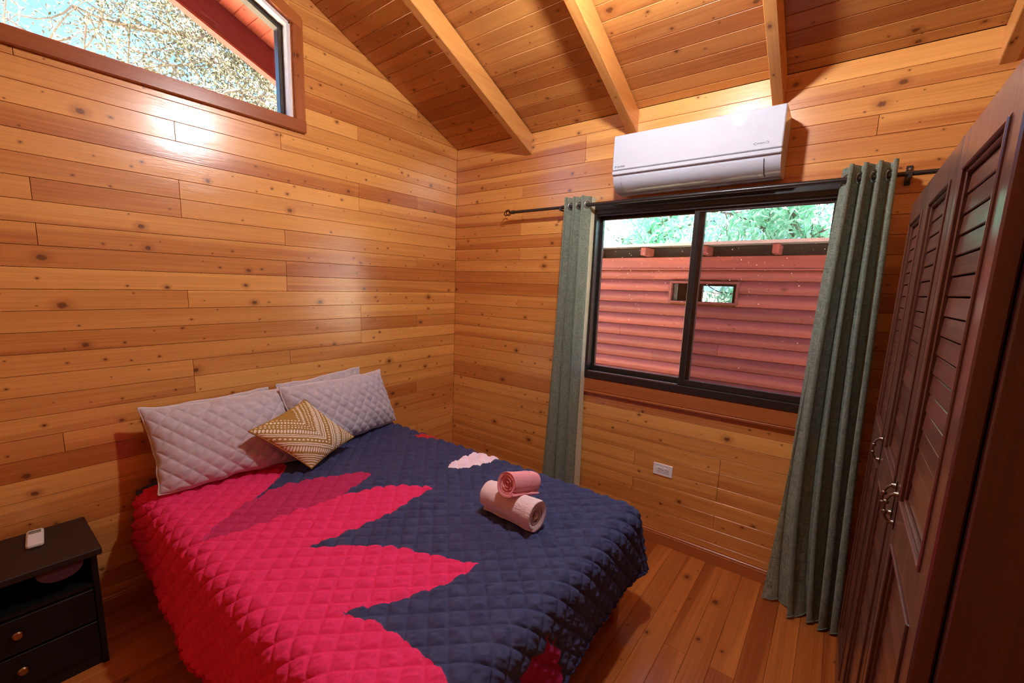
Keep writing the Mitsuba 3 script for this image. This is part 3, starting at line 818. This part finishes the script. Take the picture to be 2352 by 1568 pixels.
# ------------------------------------------------------------------ air conditioner
ac = thing('air_conditioner', 'white wall-mounted split air conditioner between the ceiling beams above the window', 'air conditioner')
ax0, ax1 = 1.362, 2.140
def xprism(pts, x0, x1):
    g = trimesh.creation.extrude_polygon(Polygon(pts), x1 - x0, engine='earcut')
    g.apply_transform(np.array([[0, 0, 1, x0], [1, 0, 0, 0], [0, 1, 0, 0], [0, 0, 0, 1.0]]))
    g.fix_normals()
    return g
rear = [(-0.001, 2.052), (-0.001, 2.322), (-0.12, 2.326), (-0.182, 2.322), (-0.190, 2.312), (-0.190, 2.128)] + [(-0.190 + 0.10 * (1 - math.cos(t_)), 2.128 - 0.088 * math.sin(t_)) for t_ in np.linspace(0.15, PI / 2, 10)] + [(-0.05, 2.036)]
obj('body', xprism(rear, ax0, ax1), 'white_plastic', ac, smooth=25)
fp = bx(ax0 - 0.002, ax1 + 0.002, -0.2035, -0.1895, 2.1445, 2.322, .004)
obj('front_panel', fp, 'white_plastic', ac)
obj('lower_lip', bx(ax0 - 0.002, ax1 + 0.002, -0.203, -0.1895, 2.1225, 2.1420, .003), 'white_plastic', ac)
fpts = [(-0.190 + 0.10 * (1 - math.cos(t_)), 2.128 - 0.088 * math.sin(t_)) for t_ in np.linspace(0.22, 1.25, 12)]
fo = np.array(fpts)
tn = np.gradient(fo, axis=0)
tn /= np.linalg.norm(tn, axis=1, keepdims=True)
out = fo + np.c_[tn[:, 1], -tn[:, 0]] * 0.005
if out[5][0] > fo[5][0]:
    out = fo - np.c_[tn[:, 1], -tn[:, 0]] * 0.005
flap = np.vstack([fo, out[::-1]])
obj('flap', xprism([tuple(p) for p in flap], ax0 + 0.045, ax1 - 0.065), 'white_plastic', ac, smooth=25)
gp = np.array(fpts)
gp2 = gp + (out - fo) * 0.35
for xa in (ax0 + 0.0425, ax1 - 0.0648):
    obj('flap_gap', xprism([tuple(p) for p in np.vstack([gp, gp2[::-1]])], xa, xa + 0.0022), 'slot', ac)
def print_on(text, h, x, z, y, m, parent, name, bold=True, wide=1.0):
    g = meshkit.text_mesh(text, h, 0.0006, bold=bold)
    g.apply_transform(np.array([[wide, 0, 0, x], [0, 0, -1, y], [0, 1, 0, z], [0, 0, 0, 1.0]]))
    g.fix_normals()
    return obj(name, g, m, parent)
print_on('DAIKIN', 0.0085, ax0 + 0.026, 2.157, -0.2036, 'grey_print', ac, 'lettering')
tri = trimesh.creation.extrude_polygon(Polygon([(0, 0), (0.010, 0.0095), (0.0, 0.0095)]), 0.0006, engine='earcut')
tri.apply_transform(np.array([[1, 0, 0, ax0 + 0.014], [0, 0, -1, -0.2036], [0, 1, 0, 2.1565], [0, 0, 0, 1.0]]))
obj('emblem', tri, 'blue_print', ac)
print_on('INVERTER', 0.0050, ax1 - 0.098, 2.1695, -0.2036, 'grey_print', ac, 'lettering')
ov = np.array([[0.033 * math.cos(t_), 0.0062 * math.sin(t_)] for t_ in np.linspace(0, 2 * PI, 40, endpoint=False)])
for lo, hi in ((0.72, 1.28), (1.72, 2.28)):
    aa = np.linspace(lo * PI, hi * PI, 14)
    obj('badge_arc', tube(np.c_[ax1 - 0.080 + 0.030 * np.cos(aa), np.full(14, -0.2037), 2.1722 + 0.0066 * np.sin(aa)], 0.0009, 5), 'grey_print', ac)

# ------------------------------------------------------------------ curtain rod
ROD_Y, ROD_Z = -0.085, 2.002
cr_ = thing('curtain_rod', 'black curtain rod with open ring finial, mounted across the window top', 'curtain rod')
rx_ = np.linspace(0.615, 2.95, 40)
obj('pole', tube(np.c_[rx_, np.full(40, ROD_Y), np.full(40, ROD_Z)], 0.0095, 14), 'rod_metal', cr_, smooth=40)
obj('pole_sleeve', tube(np.c_[np.linspace(0.99, 2.45, 30), np.full(30, ROD_Y), np.full(30, ROD_Z)], 0.0115, 14), 'rod_metal', cr_, smooth=40)
obj('collar', tube([[0.60, ROD_Y, ROD_Z], [0.622, ROD_Y, ROD_Z]], 0.0125, 14), 'rod_metal', cr_, smooth=40)
a = np.linspace(0, 2 * PI, 28, endpoint=False)
fin = [tube(np.c_[0.560 + 0.022 * np.cos(a), ROD_Y + 0.010 * np.sin(a) * np.cos(w) , ROD_Z + 0.020 * np.sin(a)], 0.0035, 6, closed=True) for w in (0.0,)]
fin.append(tube(np.c_[0.572 + 0.014 * np.cos(a), ROD_Y + 0.016 * np.sin(a), ROD_Z - 0.004 + 0.012 * np.cos(a + 1)], 0.0035, 6, closed=True))
fin.append(tube([[0.578, ROD_Y, ROD_Z], [0.602, ROD_Y, ROD_Z]], [0.005, 0.008], 8))
obj('finial', cat_(fin), 'bronze', cr_, smooth=40)
for xb in (0.985, 2.578):
    br = obj('bracket', cat_([bx(xb - 0.010, xb + 0.010, -0.008, -0.0006, 1.972, 2.05, .002), bx(xb - 0.006, xb + 0.006, ROD_Y - .012, -0.007, 1.982, 1.990, .001), bx(xb - 0.006, xb + 0.006, ROD_Y - 0.016, ROD_Y - 0.0115, 1.984, 2.006, .001)]), 'rod_metal', cr_)
    obj('screw', tube([[xb, -0.0075, 2.036], [xb, -0.011, 2.036]], 0.004, 8), 'steel', br)


# ------------------------------------------------------------------ curtains
def curtain(label, xt0, xt1, xb0, xb1, zb, folds, amp, seed, lean, phase=0.0, yc0=ROD_Y, dmid=0.0, liningside=None, ampb=1.0, swing=0.0, yb=0.0, gather=0.0):
    t = thing('curtain', label, 'curtain')
    ns_, nt = 260, 120
    s = np.linspace(0, 1, ns_)
    tt = np.linspace(0, 1, nt)
    Sg, Tg = np.meshgrid(s, tt, indexing='ij')
    e = Tg ** 1.15
    Sw = Sg ** (1 - gather * Tg)
    x = (xt0 + (xt1 - xt0) * Sg) * (1 - e) + (xb0 + (xb1 - xb0) * Sw) * e + dmid * np.sin(PI * Tg)
    ph = Sg * folds * 2 * PI + phase + 0.9 * (meshkit.noise(np.stack([Sg * 3, Tg * 1.6, Sg * 0 + seed], -1)) - 0.5) * Tg * 2
    am = amp * (1 + (ampb - 1) * Tg) * (0.75 + 0.5 * meshkit.noise(np.stack([Sg * folds * 1.0, Tg * 1.2, Sg * 0 + seed + 9], -1)) * np.minimum(Tg * 3, 1) + 0.25 * (1 - np.minimum(Tg * 3, 1)))
    y = yc0 + am * np.sin(ph) + swing * Tg ** 1.5 * (Sg - 0.5) + yb * Tg
    x = x + 0.30 * am * np.sin(2 * ph + 0.6)
    ripple = meshkit.fbm(np.stack([Sg * 9, Tg * 7, Sg * 0 + seed], -1), 3, seed) - 0.5
    y = y + 0.010 * ripple * np.minimum(Tg * 2, 1)
    pool = np.clip((Tg - 0.93) / 0.07, 0, 1)
    y = y - 0.015 * pool * np.sin(ph * 1.0 + 0.5)
    y = np.minimum(y, -0.018)
    ztop = ROD_Z + 0.052
    z = ztop + (zb - ztop) * Tg + 0.006 * pool * np.sin(ph * 2)
    P = np.stack([x, y, z], -1)
    V, Fc = grid_mesh(P)
    obj('fabric', (V, Fc), 'curtain_cloth', t, smooth=True, uv=np.c_[Sg.ravel() * 1.3, Tg.ravel() * 2.1])
    if liningside:
        E_ = P[-1]
        W_ = np.stack([E_, E_ + np.c_[0.010 + 0 * tt, 0.55 * (-0.016 - E_[:, 1]), 0 * tt], E_ + np.c_[0.014 + 0.004 * np.sin(tt * 9), (-0.016 - E_[:, 1]), 0 * tt]], 0)
        V2, F2 = grid_mesh(W_)
        tag(obj('lining', (V2, F2), 'curtain_lining', t, smooth=True, uv=np.c_[np.repeat([0, .02, .04], nt), np.tile(tt * 2.1, 3)]), label='cream lining at the turned edge')
    hem_ = P[:, -1] + [0, 0, 0.0]
    obj('hem', tube(hem_[::2], 0.0028, 6), 'curtain_cloth', t, smooth=True, uv=None)
    # steel eyelets where the cloth crosses the rod
    j = int(np.argmin(np.abs(z[0] - ROD_Z)))
    yy = P[:, j, 1] - ROD_Y
    a = np.linspace(0, 2 * PI, 24, endpoint=False)
    for i in np.nonzero(np.sign(yy[1:]) != np.sign(yy[:-1]))[0]:
        c = P[i, j]
        tg = P[min(i + 1, ns_ - 1), j] - P[max(i - 1, 0), j]
        tg[2] = 0
        tg /= np.linalg.norm(tg)
        ring = c[None] + 0.0195 * (np.cos(a)[:, None] * tg + np.sin(a)[:, None] * np.array([0, 0, 1.0]))
        obj('eyelet', tube(ring, 0.0042, 6, closed=True), 'steel', t, smooth=True)
    return t


curtain('grey-green linen eyelet curtain gathered narrow at the left of the window, behind the bed', 1.012, 1.180, 0.925, 1.185, 0.020, 3.0, 0.036, 1, 0, phase=2.2, gather=0.2, liningside=True)
curtain('long grey-green linen eyelet curtain at the right of the window, beside the wardrobe', 2.362, 2.535, 2.275, 2.585, 0.012, 3.8, 0.046, 2, 0, phase=0.4, ampb=1.5, yb=-0.065, gather=0.55, yc0=ROD_Y - 0.010)

# ------------------------------------------------------------------ outlet
ol = thing('wall_outlet', 'white double wall outlet low on the plank wall under the window', 'outlet')
obj('cover_plate', bx(1.663, 1.774, -0.0065, -0.0006, 0.426, 0.498, .003), 'white_enamel', ol)
for xc in (1.699, 1.738):
    rcp = bx(xc - 0.0165, xc + 0.0165, -0.0085, -0.006, 0.4475, 0.4765, .002)
    s_ = obj('socket', rcp, 'white_satin', ol)
    obj('slots', cat_([bx(xc - 0.006, xc + 0.004, -0.0088, -0.0084, 0.4675, 0.4693), bx(xc - 0.006, xc + 0.004, -0.0088, -0.0084, 0.4555, 0.4573), bx(xc + 0.008, xc + 0.012, -0.0088, -0.0084, 0.4602, 0.4645)]), 'slot', s_)
obj('screw', tube([[1.7185, -0.006, 0.462], [1.7185, -0.0075, 0.462]], 0.0028, 8), 'steel', ol)

# small brass screw hook on the ceiling
hk = thing('ceiling_hook', 'tiny brass screw hook in the ceiling boards left of the first beam', 'hook')
hy = -0.803
hz = ceil_z(hy)
obj('hook', tube([[0.453, hy, hz - .0005], [0.453, hy, hz - 0.010], [0.456, hy, hz - 0.016], [0.461, hy, hz - 0.016], [0.463, hy, hz - 0.011]], 0.0016, 6), 'brass', hk, smooth=True)

# ------------------------------------------------------------------ wardrobe
wd = thing('wardrobe', 'tall dark brown wooden wardrobe with three louvred doors along the right side', 'wardrobe')
FX = 2.581
DY = [-1.642, -1.207, -0.772, -0.337]
DZ0, DZ1 = 0.075, 1.846
def wb(name, mesh, axis, parent=wd, tone=0.5):
    return board(name, mesh, axis, 'wardrobe_wood', parent, tone)
wb('side_panel', bx(FX + 0.0275, 3.17, DY[0] - 0.018, DY[0] + 0.003, 0.001, 1.84, .0015), 2, tone=0.35)
wb('side_panel', bx(FX + 0.030, 3.17, DY[3] + 0.002, DY[3] + 0.020, 0.001, 1.84, .002), 2, tone=0.35)
wb('top_panel', bx(FX + 0.030, 3.17, DY[0] + 0.0035, DY[3] + 0.002, 1.815, 1.84, .002), 1, tone=0.4)
wb('back_panel', bx(3.155, 3.169, DY[0] + 0.0035, DY[3] + 0.001, 0.03, 1.814), 1, tone=0.3)
wb('plinth', bx(FX + 0.006, FX + 0.027, DY[0] - 0.002, DY[3] + 0.002, 0.001, 0.070, .003), 1, tone=0.4)
wb('bottom_panel', bx(FX + 0.05, 3.155, DY[0] + 0.0035, DY[3] + 0.001, 0.05, 0.07), 1, tone=0.3)
ST, MR = 0.060, (0.975, 1.050)
LZ = ((1.062, 1.770), (0.165, 0.965))
for i in range(3):
    y0, y1 = DY[i] + 0.0015, DY[i + 1] - 0.0015
    bump_out = -0.004 if i == 1 else 0.0
    x0, x1 = FX, FX + 0.026
    parts = [bx(x0, x1, y0, y0 + ST, DZ0, DZ1, .003), bx(x0, x1, y1 - ST, y1, DZ0, DZ1, .003), bx(x0 + .0004, x1, y0 + ST - .003, y1 - ST + .003, LZ[0][1], DZ1 - .0004, .003),
             bx(x0 + .0004, x1, y0 + ST - .003, y1 - ST + .003, LZ[1][1], LZ[0][0], .003), bx(x0 + .0004, x1, y0 + ST - .003, y1 - ST + .003, DZ0 + .0004, LZ[1][0], .003)]
    dk = wb('door', cat_(parts), 2, tone=0.55)
    for (za, zb_) in LZ:
        yi0, yi1 = y0 + ST, y1 - ST
        # two-bead moulding around the opening
        for kx, (o, w_, xx) in enumerate(((0.0, 0.008, FX - 0.004), (0.009, 0.007, FX + 0.003))):
            fr = [bx(xx, x1 - .002, yi0 + o, yi0 + o + w_, za + o, zb_ - o, .002), bx(xx, x1 - .002, yi1 - o - w_, yi1 - o, za + o, zb_ - o, .002),
                  bx(xx, x1 - .002, yi0 + o, yi1 - o, zb_ - o - w_, zb_ - o, .002), bx(xx, x1 - .002, yi0 + o, yi1 - o, za + o, za + o + w_, .002)]
            wb('moulding', cat_(fr), 2, dk, tone=0.6)
        pz0, pz1 = za + 0.017, zb_ - 0.017
        nsl = int(round((pz1 - pz0) / 0.0400))
        ph = (pz1 - pz0) / nsl
        for q_ in range(nsl):
            zc_ = pz0 + (q_ + 0.5) * ph
            sl = bx(-0.0035, 0.0035, yi0 + 0.017, yi1 - 0.017, -ph * 0.468, ph * 0.468, .0012)
            sl.apply_transform(trimesh.transformations.rotation_matrix(0.06, [0, 1, 0]))
            sl.apply_translation([FX + 0.0135, 0, zc_])
            wb('slat', sl, 1, dk, tone=0.45 + 0.25 * rng.random())
    # bail handle
    hy_ = (y0 + 0.028) if i in (1, 2) else (y1 - 0.028)
    hz_ = 1.035
    a = np.linspace(0, PI, 14)
    bail = tube(np.c_[FX - 0.006 - 0.016 * np.sin(a), np.full(14, hy_), hz_ + 0.034 * np.cos(a)], 0.0032, 8)
    leaf_ = [tube([[FX - 0.002, hy_, hz_ + k_], [FX - 0.010, hy_, hz_ + k_]], [0.008, 0.005], 10) for k_ in (0.034, -0.034)]
    knb = trimesh.creation.icosphere(1, 0.006)
    knb.apply_translation([FX - 0.020, hy_, hz_ + 0.012])
    knb2 = trimesh.creation.icosphere(1, 0.006)
    knb2.apply_translation([FX - 0.020, hy_, hz_ - 0.012])
    tag(obj('handle', cat_([bail, *leaf_, knb, knb2, bx(FX - 0.0025, FX - .0001, hy_ - 0.007, hy_ + 0.007, hz_ - 0.048, hz_ + 0.048, .002)]), 'antique_bronze', dk, smooth=40), label='dark bronze drop handle')

# ------------------------------------------------------------------ outdoors: eave, neighbour cabin, trees
gr = struct('ground')
obj('surface', bx(-30, 30, 0.12, 45, -0.55, -0.5), 'soil', gr)
obj('surface', bx(-30, -0.12, -30, 0.12, -0.55, -0.5), 'gravel', gr)

ev = struct('trim_3')
off, k = 0.0, 0
while off < slen + 0.6:
    a, b = off - 0.6, off - 0.6 + 0.083
    if b < slen:
        plank('plank', sbox(-0.93 + GAP, a + GAP, -0.118 - GAP, b - GAP), (0, 0, WT + 0.027), (1, 0, 0), ey, ez, 0.012, 0.45 + 0.3 * (k * 0.37 % 1), 'soffit_wood', ev, c=0.003)
    off += 0.083
    k += 1
Q = []
for y in (0.7, RIDGE):
    z = WT - SL * y
    for x in (-0.69, -0.65):
        Q += [[x, y, z + 0.0255], [x, y, z - 0.150]]
board('barge_board', trimesh.convex.convex_hull(np.array(Q)), 1, 'maroon_paint', ev, 0.5)
Q = []
for y in (0.7, RIDGE):
    z = WT - SL * y
    for x in (-0.694, -0.640):
        Q += [[x, y, z - 0.1502], [x, y, z - 0.163]]
board('barge_edge', trimesh.convex.convex_hull(np.array(Q)), 1, 'red_wood', ev, 0.95)

NY = 2.60
nb = thing('cabin', 'red log cabin across the yard, seen through the window, with small high window', 'house')
PITCH = 0.1340
nz = np.arange(14)
sw = sbox(0.915, 1.40, 1.555, 1.60)
lz0 = 1.362 - 14 * PITCH
rr = np.random.default_rng(21)
for r in range(17):
    zb = lz0 + r * PITCH
    zt = zb + PITCH
    if zb > 1.80:
        break
    prof_ = [(0.0, zb + .001), (-0.016, zb + 0.006)] + [(-0.020 - 0.026 * math.sin(t_), zb + 0.012 + (PITCH - 0.026) * (t_ / PI)) for t_ in np.linspace(0.25, PI - 0.10, 9)] + [(-0.010, zt - 0.004), (0.0, zt - .001)]
    segs = [(-3.5, 4.2)]
    if zt > 1.395 and zb < 1.605:
        segs = [(-3.5, 0.905), (1.563, 4.2)]
    for sa, sb_ in segs:
        cut = sa + (0.25 + 0.5 * rr.random()) * (sb_ - sa)
        for u0, u1 in ((sa, cut - 0.001), (cut + 0.001, sb_)):
            g = trimesh.creation.extrude_polygon(Polygon(prof_), u1 - u0, engine='earcut')
            g.apply_transform(np.array([[0, 0, 1, u0], [1, 0, 0, NY], [0, 1, 0, 0], [0, 0, 0, 1.0]]))
            g.fix_normals()
            board('log', g, 0, 'red_wood', nb, 0.35 + 0.55 * rr.random())
wallp = sbox(-3.5, -0.5, 4.2, 1.98).difference(sbox(0.905, 1.395, 1.563, 1.605))
g = trimesh.creation.extrude_polygon(wallp, 0.08, engine='earcut')
g.apply_transform(np.array([[1, 0, 0, 0], [0, 0, 1, NY], [0, 1, 0, 0], [0, 0, 0, 1.0]]))
g.fix_normals()
obj('wall', g, 'backing', nb)
wallr = sbox(-3.5, -0.5, 4.2, 1.98).difference(sbox(0.66, 1.33, 1.10, 1.60))
g = trimesh.creation.extrude_polygon(wallr, 0.08, engine='earcut')
g.apply_transform(np.array([[1, 0, 0, 0], [0, 0, 1, NY + 2.4], [0, 1, 0, 0], [0, 0, 0, 1.0]]))
g.fix_normals()
obj('wall', g, 'red_wood', nb)
for xa in (-3.55, 4.2):
    obj('wall', bx(xa, xa + .05, NY, NY + 2.5, -0.5, 1.98), 'red_wood', nb)
wn = obj('window', cat_([bx(0.885, 1.583, NY - 0.055, NY + 0.02, 1.378, 1.402, .003), bx(0.885, 1.583, NY - 0.055, NY + 0.02, 1.594, 1.620, .003), bx(0.885, 0.912, NY - 0.055, NY + 0.02, 1.40, 1.596, .003), bx(1.556, 1.583, NY - 0.055, NY + 0.02, 1.40, 1.596, .003)]), 'red_wood', nb, uv=None)
obj('sash_bar', bx(0.918, 0.966, NY - 0.01, NY + .02, 1.404, 1.592, .002), 'black_metal', wn)
V = np.array([[0.91, NY + 0.03, 1.40], [1.558, NY + 0.03, 1.40], [1.558, NY + 0.03, 1.598], [0.91, NY + 0.03, 1.598]])
obj('pane', (V, np.array([[0, 1, 2], [0, 2, 3]])), 'glass', wn)
board('frieze_board', bx(-3.5, 4.2, NY - 0.085, NY - 0.050, 1.755, 1.876, .003), 0, 'red_wood', nb, 0.7)
board('frieze_edge', bx(-3.5, 4.2, NY - 0.095, NY - 0.045, 1.738, 1.754, .003), 0, 'red_wood', nb, 1.0)
for xr in np.arange(-3.1, 4.2, 0.62):
    board('rafter_tail', bx(xr, xr + 0.055, NY - 0.30, NY + 0.02, 1.885, 1.972, .003), 1, 'red_wood', nb, 0.6)
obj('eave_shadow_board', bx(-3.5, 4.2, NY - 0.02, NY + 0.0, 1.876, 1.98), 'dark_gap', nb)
P = np.array([[x, y, 1.974 + 0.04 * (y - NY + 0.35) + h] for x in (-3.8, 4.5) for y in (NY - 0.34, NY + 2.8) for h in (0.0, 0.03)])
obj('roof', trimesh.convex.convex_hull(P), 'roof_metal', nb)


# trees
def leaves(centres, size, r_, slim, bend=0.25):
    n = len(centres)
    d1 = r_.normal(size=(n, 3))
    d1[:, 2] -= 0.5
    d1 /= np.linalg.norm(d1, axis=1, keepdims=True)
    d2 = np.cross(d1, r_.normal(size=(n, 3)))
    d2 /= np.linalg.norm(d2, axis=1, keepdims=True)
    nn = np.cross(d1, d2)
    L = (size * (0.6 + 0.8 * r_.random(n)))[:, None]
    W = L * slim
    V = np.stack([centres, centres + d1 * L * 0.45 + d2 * W + nn * L * bend * 0.4, centres + d1 * L - nn * L * bend * 0.3, centres + d1 * L * 0.45 - d2 * W + nn * L * bend * 0.4], 1).reshape(-1, 3)
    i = np.arange(n)[:, None] * 4
    F = np.vstack([i + [0, 1, 2], i + [0, 2, 3]])
    u = np.repeat(np.arange(n) * 2 + 0.5, 4)
    return (V, F), np.c_[u, np.zeros(len(u))]


def smooth_path(p, n=14):
    p = np.array(p, float)
    t = np.r_[0, np.cumsum(np.linalg.norm(np.diff(p, axis=0), axis=1))]
    from scipy.interpolate import CubicSpline
    return CubicSpline(t, p)(np.linspace(0, t[-1], n))


def limb_tree(name, label, trunk, limbs, seed, leafmat, size, slim, per, spread, twigs=7, group=None, bare=False):
    r_ = np.random.default_rng(seed)
    t = thing(name, label, 'tree', group)
    tp = smooth_path(trunk)
    obj('trunk', tube(tp, np.linspace(0.13, 0.06, len(tp)), 9), 'bark', t, smooth=True)
    cen = []
    for L_ in limbs:
        lp_ = smooth_path(L_, 16)
        r0 = 0.050
        obj('limb', tube(lp_, np.linspace(r0, 0.012, len(lp_)), 7), 'bark', t, smooth=True)
        tw = []
        for _ in range(twigs):
            i = r_.integers(3, 16)
            o = lp_[i]
            dirn = r_.normal(size=3) * [0.6, 1, 0.8]
            dirn /= np.linalg.norm(dirn)
            ln = spread * (0.4 + 0.8 * r_.random())
            mid = o + dirn * ln * 0.5 + r_.normal(size=3) * 0.08
            end = o + dirn * ln + [0, 0, 0.05]
            q = smooth_path([o, mid, end], 7)
            tw.append(tube(q, np.linspace(0.012, 0.003, 7), 5))
            if not bare:
                for _k in range(per):
                    c = q[r_.integers(1, 7)] + r_.normal(size=3) * spread * 0.20
                    cen.append(c)
            else:
                for _k in range(4):
                    o2 = q[r_.integers(2, 6)]
                    e2_ = o2 + r_.normal(size=3) * 0.22
                    tw.append(tube(smooth_path([o2, (o2 + e2_) / 2 + r_.normal(size=3) * .03, e2_], 5), np.linspace(0.006, 0.002, 5), 4))
        tag(obj('twigs', cat_(tw), 'bark', t, smooth=True), kind='stuff')
    if cen:
        mesh, uv = leaves(np.array(cen), size, r_, slim)
        tag(obj('foliage', mesh, leafmat, t, uv=uv), kind='stuff')
    return t


limb_tree('tree', 'pale leafy tree with spreading grey limbs seen through the high gable window', [(-5.0, 1.7, -0.5), (-5.0, 1.5, 2.2), (-5.0, 1.1, 4.2)],
          [[(-5, 1.1, 4.2), (-5, 0.80, 4.62), (-5.0, 0.45, 5.0), (-5.2, 0.2, 5.6)], [(-5, 0.95, 4.42), (-4.95, 0.55, 4.72), (-4.9, 0.07, 4.50), (-4.8, -0.42, 4.22)], [(-5, 0.72, 4.75), (-5.1, 0.1, 4.85), (-5.3, -0.7, 4.70), (-5.4, -1.2, 4.75)],
           [(-5, 1.15, 4.0), (-4.7, 0.9, 3.95), (-4.5, 0.5, 4.05), (-4.3, 0.1, 3.95)], [(-5, 0.5, 4.9), (-5.3, 0.0, 5.3), (-5.6, -0.6, 5.6), (-5.7, -1.2, 5.7)]], 31, 'leaf_pale', 0.050, 0.24, 120, 0.95, twigs=28)
limb_tree('tree', 'bare twiggy treetop at the far left of the high gable window', [(-6.0, -2.6, -0.5), (-6.0, -2.5, 2.5), (-6.0, -2.35, 3.6)],
          [[(-6, -2.35, 3.6), (-6.0, -2.2, 4.1), (-6.0, -2.05, 4.6), (-6, -2.1, 5.2)], [(-6, -2.2, 4.0), (-5.9, -1.8, 4.3), (-5.8, -1.5, 4.35), (-5.8, -1.2, 4.5)]], 33, 'leaf_pale', 0.07, 0.2, 0, 0.8, twigs=10, bare=True)
for i, (x, y, sd, lab) in enumerate(((-4.6, 8.0, 41, 'green tree over the cabin roof at the left edge of the window view'), (-1.6, 8.6, 42, 'green tree over the cabin roof behind the left window pane'), (1.4, 8.2, 43, 'green tree over the cabin roof behind the right window pane'), (4.2, 8.8, 44, 'green tree over the cabin roof at the right edge of the window view'))):
    r_ = np.random.default_rng(sd)
    limbs = []
    for k in range(9):
        z = 1.2 + k * 0.42
        a_ = r_.uniform(0, 2 * PI)
        dxy = np.array([math.cos(a_) * 1.7, math.sin(a_) * 0.9])
        limbs.append([(x, y, z - 0.5), (x + dxy[0] * 0.35, y + dxy[1] * 0.35, z), (x + dxy[0] * 0.7, y + dxy[1] * 0.7, z + 0.25), (x + dxy[0], y + dxy[1], z + 0.3)])
    limb_tree('tree', lab, [(x, y, -0.5), (x + 0.1, y, 2.0), (x, y, 4.2)], limbs, sd, 'leaf_green', 0.20, 0.16, 40, 1.35, twigs=18)
